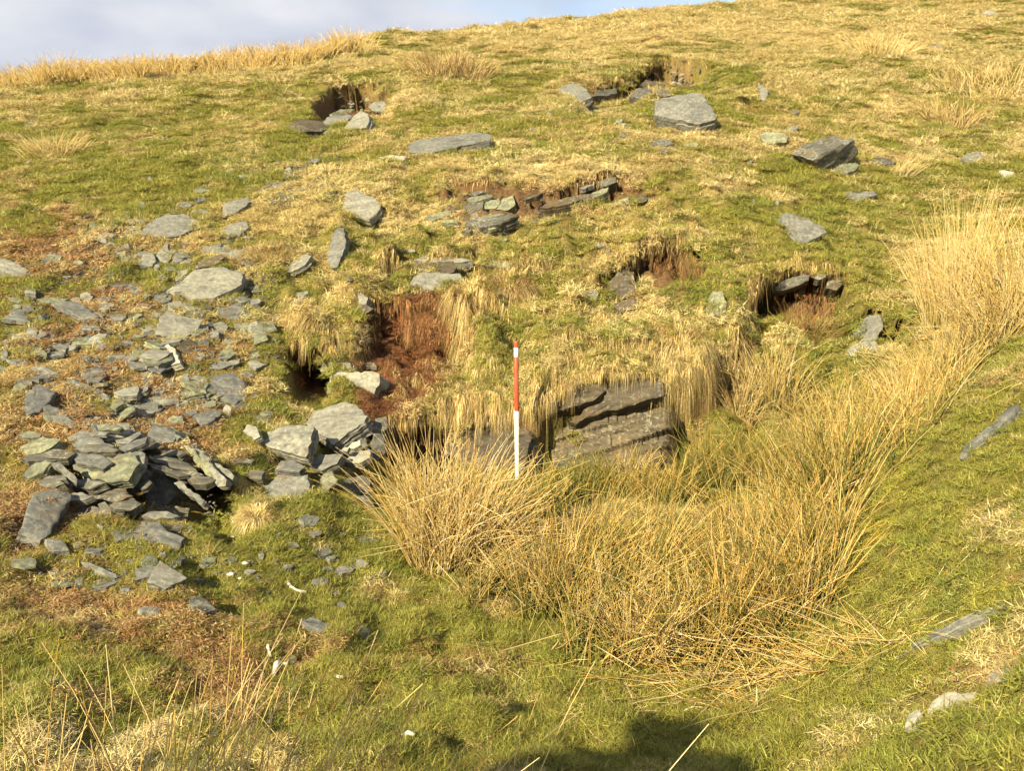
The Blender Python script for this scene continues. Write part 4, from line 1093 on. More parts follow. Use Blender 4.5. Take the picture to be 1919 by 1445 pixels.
def bedded_face(label, region, base_px, slope, nrm, seed, mat, ledges, sink=0.02, relief=0.05):
    """a continuous bedrock face: slanting beds of uneven thickness stepping in and out, let into the bank at its edges"""
    r_ = np.random.default_rng(seed)
    xs_ = [p[0] for p in region]; ys_ = [p[1] for p in region]
    x0, x1, y0, y1 = min(xs_), max(xs_), min(ys_), max(ys_)
    nn = Vector(nrm).normalized()
    tx, ty = np.meshgrid(np.linspace(x0, x1, 7), np.linspace(y0, y1, 6)); ins = in_poly(tx, ty, region)
    hp, okh = hit(tx[ins], ty[ins])
    dd = np.median((hp[okh]) @ np.array(nn))
    NXf, NYf = 96, 64
    gx_, gy_ = np.meshgrid(np.linspace(x0, x1, NXf), np.linspace(y0, y1, NYf))
    a_, b_, c_ = rays(gx_, gy_)
    D3 = np.stack([a_, b_, c_], -1); o3 = np.array([0, 0, CAMZ])
    tt = (dd - o3 @ np.array(nn)) / (D3 @ np.array(nn))
    P3 = o3 + D3 * tt[..., None]
    e1 = Vector((1, 0, 0)); e1 = (e1 - nn * e1.dot(nn)).normalized(); e2 = nn.cross(e1)
    cen = P3.reshape(-1, 3).mean(0)
    u = (P3 - cen) @ np.array(e1); v = (P3 - cen) @ np.array(e2)
    vv = v - slope * u + 0.012 * fbm(u * 3, v * 3, seed, 2)
    edges = [vv.min() - .01]
    while edges[-1] < vv.max():
        edges.append(edges[-1] + r_.choice([.018, .03, .045, .08, .11]) * r_.uniform(.8, 1.2))
    k = np.searchsorted(edges, vv); frac = (vv - np.array(edges)[k - 1]) / (np.array(edges)[np.minimum(k, len(edges) - 1)] - np.array(edges)[k - 1] + 1e-6)
    off = np.floor(vnoise(u * 2.2 + k * 7.3, k * 3.1, seed + 1) * 5) / 5 * 1.6 + (hash2(k, k * 0, seed) - .5) * 1.3
    h_ = relief * off + 0.012 * (frac - .5) + 0.012 * fbm(u * 6, vv * 30, seed + 2, 3)
    # edges go back into the ground
    cxr, cyr = sum(xs_) / len(xs_), sum(ys_) / len(ys_)
    ang = np.arctan2(gy_ - cyr, gx_ - cxr); pa = np.arctan2(np.array(ys_) - cyr, np.array(xs_) - cxr); o_ = np.argsort(pa)
    pr = np.hypot(np.array(xs_) - cxr, np.array(ys_) - cyr)
    rim = np.interp(ang, np.concatenate([pa[o_] - TAU, pa[o_], pa[o_] + TAU]), np.tile(pr[o_], 3))
    q_ = np.hypot(gx_ - cxr, gy_ - cyr) / rim
    h_ = h_ - sink - 0.30 * sstep(.82, 1.25, q_)
    V = np.stack([u, v, h_], -1).reshape(-1, 3)
    jj, ii = np.meshgrid(np.arange(NYf - 1), np.arange(NXf - 1), indexing='ij'); q0 = (jj * NXf + ii).ravel()
    me = fast_mesh('bedded_rock', V, np.stack([q0, q0 + NXf, q0 + NXf + 1, q0 + 1], -1))
    e = bpy.data.objects.new('rock_outcrop', None); COL.objects.link(e)
    e.location = hit1(*base_px); tag(e, label, 'rock outcrop')
    o = link('bedded_rock', me, SLATE[mat], e)
    o.matrix_basis = Matrix.Translation(-e.location) @ Matrix(((e1.x, e2.x, nn.x, cen[0]), (e1.y, e2.y, nn.y, cen[1]), (e1.z, e2.z, nn.z, cen[2]), (0, 0, 0, 1)))
    for pts, thick, m2, pr_ in ledges:
        slab('rock_ledge', pts, thick, m2, n=nrm, strata=slope, relief=2.0, parent=e, clear=False, layers=5, front=0.4, proud=pr_)
    return e
bedded_face('main bedrock face of slanting slate beds behind the rushes right of the pole',
    [(1006, 800), (1026, 752), (1085, 722), (1130, 704), (1205, 702), (1246, 722), (1268, 790), (1258, 860), (1200, 895), (1090, 895), (1025, 880)], (1130, 870), .27, (-.16, -.84, .5), 5, 'brown', [
    ([(1016, 772), (1040, 746), (1080, 728), (1115, 718), (1134, 730), (1112, 752), (1060, 766), (1022, 780)], 0.16, 'brown', .03),
    ([(1068, 790), (1108, 752), (1130, 716), (1200, 708), (1240, 716), (1246, 738), (1200, 753), (1130, 770), (1080, 793)], 0.18, 'brown', .05)])
bedded_face('low smooth bedrock face behind the pale rushes left of the pole',
    [(820, 860), (840, 812), (900, 792), (960, 784), (1000, 798), (1014, 850), (990, 905), (835, 910)], (905, 885), .2, (-.16, -.84, .5), 9, 'brown', [], .0, .022)
outcrop('lichened bedrock blocks right of the small dark cave', 655, 748, [
    ([(612, 738), (618, 705), (632, 697), (690, 696), (710, 700), (712, 715), (700, 742), (660, 748), (630, 744)], 0.25, 'pale', 6.86, (-.2, -.9, .38), .05, 1.8),
    ([(600, 696), (606, 680), (622, 679), (624, 694)], 0.16, 'pale', 6.92, (-.15, -.9, .4), 0, 1.2),
    ([(625, 694), (626, 680), (656, 680), (660, 693)], 0.18, 'pale', 6.93, (-.15, -.9, .4), 0, 1.2),
    ([(662, 692), (664, 678), (702, 680), (706, 693)], 0.16, 'brown', 6.94, (-.15, -.9, .4), 0, 1.2),
])
outcrop('thick flat topped bedrock blocks with pale weathering above the red vegetation', 820, 548, [
    ([(760, 540), (775, 518), (800, 510), (862, 512), (866, 524), (845, 536), (800, 545), (765, 547)], 0.28, 'pale', 8.05, (-.1, -.82, .56), .08, 1.7),
    ([(772, 510), (785, 492), (850, 488), (856, 500), (846, 510), (800, 514)], 0.22, 'brown', 8.18, (-.1, -.78, .6), .05, 1.5),
    ([(774, 488), (790, 479), (850, 480), (886, 486), (860, 490), (800, 490)], 0.06, 'pale', 8.24, (-.05, -.5, .86), .05, 1.0),
    ([(858, 505), (862, 490), (882, 490), (884, 500), (870, 512)], 0.14, 'brown', 8.26, (.1, -.85, .5), .05, 1.2),
])
outcrop('single thin bed of pale slate jutting from the turf above the brown tussock', 930, 500, [
    ([(898, 494), (902, 486), (950, 487), (960, 494), (956, 502), (905, 497)], 0.08, 'green', 8.28, (-.1, -.85, .5), -.08, 1.5),
])
outcrop('small bedrock step of thin ledges at the left of the red vegetation', 668, 580, [
    ([(645, 566), (650, 550), (680, 550), (690, 558), (685, 572)], 0.16, 'pale', 7.5, (-.15, -.85, .5), .05, 1.6),
    ([(640, 582), (646, 570), (686, 570), (700, 578), (690, 586)], 0.14, 'brown', 7.46, (-.15, -.85, .5), .05, 1.6),
])
thin = (-.12, -.62, .77)
outcrop('thin bedded greenish outcrop in a soil scar below the long flat slab', 910, 415, [
    ([(870, 425), (876, 412), (960, 398), (972, 404), (930, 422)], 0.1, 'dark', 9.30, thin, .2, 1.6),
    ([(862, 395), (870, 382), (905, 376), (905, 390), (880, 400)], 0.1, 'dark', 9.42, thin, .2, 1.6),
    ([(797, 406), (830, 396), (845, 394), (846, 402), (810, 412)], 0.07, 'green', 9.38, thin, .3, 1.4),
    ([(828, 416), (835, 411), (858, 411), (856, 418)], 0.05, 'green', 9.34, thin, .1, 1.2),
    ([(868, 376), (880, 369), (920, 363), (924, 367), (880, 380)], 0.06, 'green', 9.50, thin, .25, 1.4),
    ([(882, 363), (890, 358), (914, 355), (914, 359), (890, 366)], 0.05, 'dark', 9.58, thin, .25, 1.2),
    ([(905, 390), (910, 378), (935, 371), (938, 380), (928, 392)], 0.12, 'green', 9.46, (-.12, -.8, .55), .35, 1.6),
    ([(930, 392), (940, 374), (962, 364), (966, 382), (952, 394)], 0.14, 'green', 9.46, (-.12, -.8, .55), .35, 1.6),
    ([(880, 410), (882, 400), (894, 398), (896, 410), (886, 416)], 0.10, 'pale', 9.36, (-.1, -.85, .5), .2, 1.2),
    ([(898, 414), (905, 404), (925, 400), (946, 400), (940, 406), (912, 416)], 0.07, 'green', 9.36, thin, .2, 1.4),
    ([(914, 428), (925, 424), (930, 427), (918, 431)], 0.03, 'green', 9.28, thin, .2, 1.0),
    ([(864, 434), (868, 431), (886, 431), (880, 435)], 0.03, 'dark', 9.2, thin, .1, 1.0),
])
outcrop('long slanting ledge of rusty slate right of the thin bedded outcrop', 1080, 385, [
    ([(1010, 386), (1030, 377), (1085, 364), (1092, 372), (1060, 382), (1016, 388)], 0.12, 'brown', 9.60, thin, .25, 1.4),
    ([(1062, 382), (1085, 366), (1110, 362), (1115, 370), (1090, 380)], 0.12, 'brown', 9.62, thin, .3, 1.4),
    ([(1096, 372), (1110, 360), (1140, 350), (1138, 358), (1112, 370)], 0.07, 'green', 9.72, thin, .35, 1.4),
    ([(1116, 342), (1130, 336), (1152, 332), (1156, 340), (1135, 349), (1120, 348)], 0.12, 'dark', 9.92, (-.1, -.85, .5), .35, 1.6),
    ([(1086, 352), (1100, 346), (1114, 343), (1112, 347), (1092, 354)], 0.04, 'pale', 9.9, thin, .3, 1.0),
    ([(980, 372), (1000, 364), (1018, 360), (1010, 366), (985, 374)], 0.05, 'brown', 9.7, thin, .3, 1.0),
])
outcrop('short rust red ledge at the right end of the middle soil scar', 1190, 385, [
    ([(1178, 378), (1182, 368), (1218, 364), (1224, 370), (1200, 380)], 0.08, 'brown', 9.72, (-.1, -.8, .6), .1, 1.4),
    ([(1154, 386), (1160, 374), (1178, 368), (1180, 380), (1160, 390)], 0.08, 'green', 9.68, (-.1, -.75, .6), .3, 1.4),
])
outcrop('angular brown bedrock wedge under the turf lip in the centre right', 1160, 570, [
    ([(1122, 560), (1140, 530), (1160, 508), (1172, 520), (1190, 540), (1186, 552), (1150, 570)], 0.25, 'brown', 8.0, (-.3, -.8, .5), .8, 1.2),
    ([(1160, 512), (1170, 503), (1188, 510), (1192, 538), (1176, 524)], 0.14, 'brown', 8.1, (.25, -.85, .4), .8, 1.0),
    ([(1150, 574), (1186, 556), (1196, 566), (1190, 580), (1165, 586)], 0.16, 'brown', 7.95, (-.1, -.8, .58), .4, 1.2),
    ([(1088, 566), (1092, 548), (1110, 540), (1122, 548), (1115, 568), (1098, 574)], 0.16, 'dark', 8.0, (-.1, -.88, .4), .5, 1.4),
])
outcrop('small layered knob of bedrock right of the brown wedge', 1342, 600, [
    ([(1322, 598), (1326, 565), (1336, 545), (1352, 544), (1362, 566), (1358, 596), (1340, 604)], 0.22, 'green', 7.75, (-.2, -.9, .35), .35, 2.2),
    ([(1324, 604), (1340, 590), (1360, 584), (1364, 600), (1345, 608)], 0.12, 'brown', 7.68, (-.1, -.85, .5), .35, 1.6),
])
outcrop('pale ribbed bedrock knob beside the dark gully on the right', 1620, 655, [
    ([(1594, 640), (1602, 615), (1625, 592), (1650, 590), (1656, 610), (1640, 640), (1610, 650)], 0.28, 'pale', 7.75, (-.25, -.85, .45), .6, 2.2),
    ([(1588, 656), (1600, 645), (1640, 638), (1645, 655), (1620, 668), (1595, 668)], 0.22, 'pale', 7.68, (-.2, -.8, .55), .4, 1.8),
])
outcrop('dark ledge under the turf lip at the head of the right gully', 1480, 540, [
    ([(1448, 548), (1455, 528), (1500, 516), (1520, 514), (1515, 526), (1475, 542)], 0.18, 'dark', 8.55, (-.1, -.92, .3), .3, 1.5),
    ([(1524, 520), (1530, 512), (1545, 510), (1548, 518), (1535, 524)], 0.12, 'pale', 8.6, (-.1, -.8, .5), .1, 1.5),
    ([(1548, 540), (1552, 525), (1572, 520), (1580, 530), (1568, 544)], 0.14, 'brown', 8.6, (-.1, -.85, .5), .2, 1.5),
])

# ------------------------------------------------------------------ the ranging pole
def ring_tube(zs, rs, k=20):
    V = []; Fc = []
    for z, r in zip(zs, rs):
        for i in range(k):
            V.append((r * math.cos(TAU * i / k), r * math.sin(TAU * i / k), z))
    for j in range(len(zs) - 1):
        for i in range(k):
            Fc.append((j * k + i, j * k + (i + 1) % k, (j + 1) * k + (i + 1) % k, (j + 1) * k + i))
    me = bpy.data.meshes.new('tube'); n = len(zs) - 1
    me.from_pydata(V, [], Fc + [tuple(range(k))[::-1], tuple(n * k + i for i in range(k))])
    for p in me.polygons:
        p.use_smooth = len(p.vertices) == 4
    me.update()
    return me
base = hit1(969.5, 903)
base.y -= 0.03; base.z = float(height(base.x, base.y))
M_RED = plain_material('red_paint', (0.58, 0.07, 0.03), 0.4, 0.28, 22)
M_WHITE = plain_material('white_paint', (0.76, 0.74, 0.69), 0.4, 0.16, 22)
M_STEEL = plain_material('steel_shoe', (0.25, 0.25, 0.25), 0.4, 0.1, 60)
pole = bpy.data.objects.new('ranging_pole', None); COL.objects.link(pole)
pole.location = base
ux, uy, uz = rays(967, 638)
topz = float(uz / uy * base.y) + CAMZ - base.z
pole.rotation_euler = (0, math.atan2(float(ux / uy * base.y) - base.x, topz), 0)
tag(pole, 'red and white banded ranging pole standing against the quarry face', 'ranging pole')
def zpix(py):
    a, b, c = rays(968, py); return float(c / b * base.y) + CAMZ - base.z
R_ = 0.0152
def sec(name, z0, z1, mat, r=R_):
    return link(name, ring_tube([z0, z0 + 0.003, z1 - 0.003, z1], [r - 0.0012, r, r, r - 0.0012]), mat, pole)
zA, zB, zC, zD = zpix(770.5), zpix(669), zpix(651), zpix(639)
sec('white_section', 0.02, zA, M_WHITE); sec('red_section', zA, zB, M_RED); sec('white_band', zB, zC, M_WHITE); sec('red_cap', zC, zD, M_RED)
link('steel_shoe', ring_tube([-0.10, -0.02, 0.02], [0.002, 0.011, 0.0125]), M_STEEL, pole)

# ------------------------------------------------------------------ bones and pale pebbles in the lower grass
M_BONE = plain_material('bleached_bone', (0.55, 0.51, 0.42), 0.55, 0.12, 40)
def bone(name, pts, rad, label):
    p = [hit1(x, y) for x, y in pts]
    c = p[0].copy()
    K_ = 7; V = []; Fc = []
    for i, q in enumerate(p):
        t = (p[min(i + 1, len(p) - 1)] - p[max(i - 1, 0)]).normalized()
        s = t.cross(Vector((0, 0, 1))).normalized(); u = s.cross(t)
        for k in range(K_):
            a = TAU * k / K_
            V.append(tuple(q - c + Vector((0, 0, rad[i] * 0.6 + 0.008)) + (s * math.cos(a) + u * math.sin(a)) * rad[i]))
    for i in range(len(p) - 1):
        for k in range(K_):
            Fc.append((i * K_ + k, i * K_ + (k + 1) % K_, (i + 1) * K_ + (k + 1) % K_, (i + 1) * K_ + k))
    Fc += [tuple(range(K_)), tuple((len(p) - 1) * K_ + k for k in range(K_))]
    me = bpy.data.meshes.new(name); me.from_pydata(V, [], Fc)
    for f in me.polygons: f.use_smooth = True
    o = link(name, me, M_BONE); o.location = c
    return tag(o, label, 'bone', 'bleached bones in the lower grass')
bone('bone', [(539, 1097), (545, 1104), (556, 1111), (568, 1114), (574, 1115)], [.010, .007, .006, .006, .009], 'curved white bone lying below the grey slates')
bone('bone', [(513, 1272), (517, 1262), (519, 1252), (523, 1247)], [.007, .011, .013, .010], 'upright half of the T shaped white bone in the lower grass')
bone('bone', [(521, 1250), (530, 1250), (538, 1251)], [.011, .006, .010], 'crosspiece of the T shaped white bone in the lower grass')
bone('bone', [(502, 1216), (504, 1226), (508, 1236)], [.008, .006, .004], 'small white splinter just above the T shaped bone')
bone('bone', [(629, 1272), (636, 1275), (644, 1275)], [.007, .008, .005], 'small white bone fragment right of the T shaped bone')
bone('bone', [(752, 1385), (765, 1382), (778, 1384)], [.006, .010, .006], 'white fragment at the bottom of the view')
for (x, y, r, lab) in ((436, 1012, .010, 'round cream pebble in green grass below the slate stack'), (450, 1090, .009, 'round cream pebble beside the pale chip'), (432, 1083, .015, 'pale angular pebble left of a round cream one'), (459, 1062, .013, 'pale grey pebble above the angular pale one')):
    p = hit1(x, y)
    V = []; Fc = []; kk = 10
    rr = np.random.default_rng(int(x))
    for j, (z, q) in enumerate(((0, .8), (.35, 1.0), (.7, .75), (.85, .35))):
        for i in range(kk):
            a = TAU * i / kk; w = q * r * rr.uniform(.9, 1.1)
            V.append((w * math.cos(a) * 1.15, w * math.sin(a), z * r))
    for j in range(3):
        for i in range(kk):
            Fc.append((j * kk + i, j * kk + (i + 1) % kk, (j + 1) * kk + (i + 1) % kk, (j + 1) * kk + i))
    Fc += [tuple(range(kk))[::-1], tuple(3 * kk + i for i in range(kk))]
    me = bpy.data.meshes.new('pebble'); me.from_pydata(V, [], Fc)
    o = link('pebble', me, M_BONE); o.location = (p.x, p.y, p.z + 0.012)
    tag(o, lab, 'pebble')

# ------------------------------------------------------------------ blades and stems
def ribbons(curves, width, side, cols, name, mat):
    """curves (N,K,3), width (N,), side (N,3) -> one mesh of tapering ribbons"""
    n, k, _ = curves.shape
    tp = np.linspace(1, 0.12, k)[None, :, None]
    off = side[:, None, :] * (width[:, None, None] * 0.5) * tp
    V = np.stack([curves - off, curves + off], 2).reshape(-1, 3)
    b = (np.arange(n) * k * 2)[:, None] + (np.arange(k - 1) * 2)[None, :]
    Q = np.stack([b, b + 1, b + 3, b + 2], -1).reshape(-1, 4)
    me = fast_mesh(name, V, Q, True)
    if cols is not None:
        vcol(me, 'col', np.repeat(cols, k * 2, axis=0))
    return me

def stems(curves, radius, cols, name):
    """three sided tapering stems; cols (N,K,3)"""
    n, k, _ = curves.shape
    tg = np.gradient(curves, axis=1); tg /= np.linalg.norm(tg, axis=-1, keepdims=True) + 1e-9
    ref = np.tile(np.array([0.31, 0.95, 0.05]), (n, k, 1))
    s = np.cross(tg, ref); s /= np.linalg.norm(s, axis=-1, keepdims=True) + 1e-9
    u = np.cross(s, tg)
    tp = np.linspace(1, 0.35, k)[None, :, None] * radius[:, None, None]
    rings = [curves + (s * math.cos(a) + u * math.sin(a)) * tp for a in (0, TAU / 3, 2 * TAU / 3)]
    V = np.stack(rings, 2).reshape(-1, 3)
    b = (np.arange(n) * k * 3)[:, None] + (np.arange(k - 1) * 3)[None, :]
    Q = np.concatenate([np.stack([b + i, b + (i + 1) % 3, b + 3 + (i + 1) % 3, b + 3 + i], -1).reshape(-1, 4) for i in range(3)])
    me = fast_mesh(name, V, Q, True)
    vcol(me, 'col', np.repeat(cols.reshape(-1, 3), 3, axis=0))
    return me

PAL = {
    'straw': [(0.70, 0.55, 0.25), (0.64, 0.48, 0.19), (0.76, 0.62, 0.33), (0.54, 0.38, 0.13)],
    'gold': [(0.62, 0.42, 0.11), (0.68, 0.47, 0.125), (0.50, 0.31, 0.075), (0.70, 0.54, 0.20)],
    'green': [(0.16, 0.185, 0.035), (0.21, 0.215, 0.04), (0.12, 0.15, 0.035), (0.34, 0.29, 0.07)],
    'olive': [(0.22, 0.19, 0.04), (0.30, 0.22, 0.055), (0.16, 0.16, 0.035), (0.42, 0.29, 0.09)],
    'brown': [(0.26, 0.16, 0.06), (0.33, 0.21, 0.08), (0.20, 0.12, 0.045), (0.44, 0.30, 0.12)],
    'red': [(0.24, 0.085, 0.035), (0.30, 0.12, 0.045), (0.12, 0.05, 0.025), (0.36, 0.20, 0.085)],
}
def palette(mix, n, rng):
    """mix: dict of palette name -> weight"""
    names = list(mix); w = np.array([mix[k] for k in names], float); w /= w.sum()
    pick = rng.choice(len(names), n, p=w)
    out = np.empty((n, 3))
    for i, nm in enumerate(names):
        m = pick == i
        P_ = np.array(PAL[nm])
        out[m] = P_[rng.integers(0, len(P_), m.sum())]
    return out * rng.uniform(0.8, 1.2, (n, 1))

def stem_curves(bx, by, bz, L, dirx, diry, bend, broken, rng, K_=7):
    n = len(bx)
    t = np.linspace(0, 1, K_)[None, :]
    d = np.stack([dirx, diry, np.ones(n)], -1); d /= np.linalg.norm(d, axis=-1, keepdims=True)
    hor = np.stack([dirx, diry], -1); hl = np.linalg.norm(hor, axis=-1, keepdims=True) + 1e-6; hor /= hl
    x = bx[:, None] + L[:, None] * (d[:, 0:1] * t + hor[:, 0:1] * bend[:, None] * t ** 2.2)
    y = by[:, None] + L[:, None] * (d[:, 1:2] * t + hor[:, 1:2] * bend[:, None] * t ** 2.2)
    z = bz[:, None] + L[:, None] * (d[:, 2:3] * t - 0.45 * bend[:, None] * t ** 2.4)
    C = np.stack([x, y, z], -1)
    kb = rng.integers(2, K_ - 2, n)
    br = rng.uniform(0, 1, n) < broken
    th = rng.uniform(0, TAU, n); dz = rng.uniform(-0.9, 0.35, n)
    nd = np.stack([np.cos(th), np.sin(th), dz], -1); nd /= np.linalg.norm(nd, axis=-1, keepdims=True)
    for k in range(1, K_):
        m = br & (k > kb)
        C[m, k] = C[m, k - 1] + nd[m] * (L[m] / (K_ - 1))[:, None]
    return C

def keep_above(C, gap=0.004):
    g = height(C[..., 0], C[..., 1]) + gap
    C[..., 2] = np.maximum(C[..., 2], g)
    return C

RUSH_N = [0]
def rush_clump(px, py, r, h, n, mix, label, lean=(0, 0), spread=0.35, broken=0.24, rad=0.0028, base_green=0.5, bend=0.25, pos=None, group='clumps of rush', tilt_noise=0.27, name='rush_clump', cat='rush clump'):
    RUSH_N[0] += 1
    rng = np.random.default_rng(500 + RUSH_N[0])
    n = max(20, int(n * .72)) if rad < .004 and n > 80 else n
    P0 = hit1(px, py) if pos is None else Vector(pos)
    th = rng.uniform(0, TAU, n); q = np.sqrt(rng.uniform(0, 1, n)) * r
    ox = q * np.cos(th); oy = q * np.sin(th) * 0.85
    bx = P0.x + ox; by = P0.y + oy; bz = height(bx, by) - 0.02
    L = h * rng.uniform(0.55, 1.1, n) * (1 - 0.25 * (q / r) ** 2)
    dx = ox / r * spread + lean[0] + rng.normal(0, tilt_noise, n); dy = oy / r * spread + lean[1] + rng.normal(0, tilt_noise, n)
    C = stem_curves(bx, by, bz, L, dx, dy, np.abs(rng.normal(0, bend, n)), broken, rng)
    C = keep_above(C)
    cols = palette(mix, n, rng)
    t = np.linspace(0, 1, C.shape[1])[None, :, None]
    gb = np.array(PAL['green'])[rng.integers(0, 3, n)]
    w = np.clip(base_green * rng.uniform(0.3, 1.6, n)[:, None, None] * (1 - t * 1.7), 0, 1)
    cc = cols[:, None, :] * (1 - w) + gb[:, None, :] * w
    me = stems(C - np.array(P0), rad * rng.uniform(0.75, 1.25, n), cc, name)
    o = link(name, me, M_BLADE); o.location = P0
    return tag(o, label, cat, group)

G = {'gold': 1, 'straw': .35, 'olive': .6, 'brown': .15, 'green': .25}
GO = {'gold': 1, 'olive': .7, 'straw': .2, 'green': .3}
def rc_(px, py, r, h, n, mix, label, **kw):
    kw.setdefault('spread', .16); kw.setdefault('tilt_noise', .20); kw.setdefault('broken', .2); kw.setdefault('base_green', 1.2); n = int(n * 1.12); h = h * (1.1 if h < .5 else 1.0)
    return rush_clump(px, py, r, h, n, mix, label, **kw)
rc_(832, 1070, 0.20, 0.80, 720, {'straw': 1, 'gold': .2}, 'tall pale straw coloured rush clump at the left end of the rush bed', lean=(.0, -.04), base_green=.3)
rc_(890, 1050, 0.16, 0.72, 420, {'straw': 1, 'gold': .35}, 'second tall pale clump just right of the tallest pale one', lean=(.12, -.05), base_green=.3)
rc_(925, 1095, 0.18, 0.46, 360, {'straw': 1, 'gold': .5}, 'low pale clump flopping right out of the tall pale ones', lean=(.7, -.25), spread=.5, broken=.35, tilt_noise=.4)
rc_(775, 935, 0.15, 0.34, 240, {'green': .6, 'olive': 1, 'gold': .4}, 'short green clump in the corner between the stone pile and the pale rushes', spread=.35)
rc_(1030, 1145, 0.17, 0.62, 360, G, 'golden clump right of the pale rushes at the front of the bed')
rc_(1120, 1200, 0.15, 0.56, 300, G, 'golden clump at the lowest front left corner of the rush bed', lean=(.1, 0))
rc_(1215, 1235, 0.15, 0.46, 300, {'gold': .6, 'straw': 1, 'brown': .3}, 'bleached clump with bent grey stems at the very front of the bed', broken=.5, tilt_noise=.4, base_green=.3)
rc_(1310, 1230, 0.16, 0.60, 340, GO, 'golden clump at the front middle of the bed', broken=.25)
rc_(1400, 1210, 0.16, 0.62, 360, G, 'golden clump right of the front middle one', lean=(.06, 0))
rc_(1490, 1165, 0.17, 0.60, 360, G, 'golden clump at the front right corner of the bed', lean=(-.08, 0))
rc_(1100, 1075, 0.16, 0.55, 300, G, 'golden clump in the middle of the bed below the rock face', lean=(.06, 0))
rc_(1200, 1110, 0.15, 0.55, 280, GO, 'golden green clump in the left middle of the bed', lean=(.12, 0))
rc_(1290, 1080, 0.15, 0.50, 280, {'gold': 1, 'olive': .6}, 'tangled orange clump in the very middle of the bed', lean=(.15, 0), broken=.4, tilt_noise=.35)
rc_(1395, 1070, 0.16, 0.60, 320, G, 'golden clump below the reddish gap in the bed')
rc_(1470, 1040, 0.16, 0.56, 320, G, 'golden clump right of the reddish gap in the bed', lean=(.1, 0))
rc_(1530, 1085, 0.14, 0.5, 280, GO, 'golden clump against the mossy green bank', lean=(-.15, 0))
rc_(1010, 965, 0.17, 0.36, 300, {'green': .7, 'olive': .8, 'gold': .7}, 'green and gold clump at the foot of the pole')
rc_(1085, 925, 0.20, 0.33, 380, {'green': 1, 'olive': .6, 'gold': .3}, 'bluish green clump under the main bedrock face', base_green=1)
rc_(1170, 930, 0.20, 0.34, 380, GO, 'olive clump in the gap below the main bedrock face')
rc_(1250, 940, 0.17, 0.38, 280, {'olive': 1, 'gold': .7}, 'olive clump under the right end of the bedrock face')
rc_(1330, 915, 0.20, 0.44, 420, {'green': .8, 'olive': 1, 'gold': .5}, 'olive green clump right of the bedrock face')
rc_(1410, 905, 0.20, 0.44, 400, {'green': 1, 'olive': 1, 'gold': .3}, 'dark green clump below the bleached one', base_green=1)
rc_(1575, 945, 0.15, 0.74, 420, {'olive': 1, 'gold': .8, 'green': .5}, 'tall fan of green gold rush beside the mossy bank', spread=.4, broken=.06)
rc_(1490, 915, 0.20, 0.54, 440, G, 'golden clump left of the tall fan')
rc_(1660, 835, 0.19, 0.50, 400, {'straw': .8, 'gold': 1}, 'dense gold clump on the slope right of the tall fan', lean=(-.1, 0))
rc_(1560, 820, 0.20, 0.50, 380, {'gold': 1, 'straw': .5, 'olive': .6}, 'loose gold clump in the mouth of the right gully', broken=.3)
rc_(1740, 755, 0.20, 0.48, 420, {'straw': 1, 'gold': .7}, 'pale gold clump below the tall upright rushes on the right', lean=(-.12, -.05))
rc_(1785, 600, 0.20, 1.02, 560, {'straw': 1, 'gold': .35}, 'tallest upright pale clump on the right slope', spread=.18, lean=(-.02, 0), broken=.05, bend=.1, tilt_noise=.10, base_green=.5)
rc_(1905, 600, 0.24, 0.85, 620, {'straw': 1, 'gold': .3}, 'big pale clump leaning in from the right edge', spread=.35, lean=(-.10, -.05), broken=.15, base_green=.3)
rc_(1825, 680, 0.22, 0.48, 420, {'straw': 1, 'gold': .5}, 'low pale clump sprawling below the big ones on the right', spread=.5, lean=(-.15, -.2), broken=.3)
rc_(1455, 755, 0.15, 0.62, 320, {'straw': 1, 'gold': .4, 'olive': .3}, 'pale wispy clump in front of the dark gully', lean=(0, -.05))
rc_(1395, 770, 0.12, 0.36, 200, {'straw': .8, 'brown': .6}, 'low bleached clump at the end of the hanging turf', spread=.4, lean=(0, -.2), base_green=.2)
rc_(1510, 625, 0.20, 0.34, 280, {'brown': 1, 'olive': .6, 'red': .4}, 'brown tangled clump under the turf lip at the head of the gully', lean=(.1, -.2), broken=.45, base_green=.2, tilt_noise=.4)
rush_clump(1690, 325, 0.12, 0.34, 90, {'straw': 1}, 'small pale tuft on the slope right of the big dark boulder', lean=(.35, 0), broken=.05, rad=.0028)
rush_clump(505, 490, 0.13, 0.24, 260, {'brown': 1, 'olive': .4}, 'dark brown tuft right of the largest scree slab', spread=.9, broken=.1, base_green=0, rad=.002)
rush_clump(845, 135, 0.65, 0.55, 420, {'brown': 1, 'straw': .6}, 'broad brown tussock alone on the upper slope', spread=.6, rad=.006, base_green=0)
rush_clump(1860, 175, 0.9, 0.5, 420, {'brown': .6, 'straw': 1}, 'faded brown rush tuft on the upper right slope', spread=.5, rad=.006, base_green=.2)
rush_clump(1780, 235, 0.35, 0.4, 200, {'brown': 1, 'straw': 1}, 'small faded tuft on the right slope above the oval stone', spread=.5, rad=.005, base_green=.2)
rush_clump(1640, 95, 0.7, 0.55, 260, {'straw': 1}, 'pale fan shaped tuft high on the right slope', spread=.8, rad=.007, base_green=0)
rush_clump(100, 285, 0.35, 0.34, 260, {'straw': 1}, 'pale tuft on the green slope at the far left', spread=.9, rad=.004, base_green=0)
rush_clump(82, 151, 0.6, 0.66, 260, {'straw': 1, 'gold': .5}, 'lone rush clump on the skyline at the far left', spread=.3, rad=.008)
rush_clump(645, 93, 0.7, 0.62, 260, {'straw': 1, 'gold': .5}, 'tall rush clump at the right end of the skyline rushes', spread=.3, rad=.008)
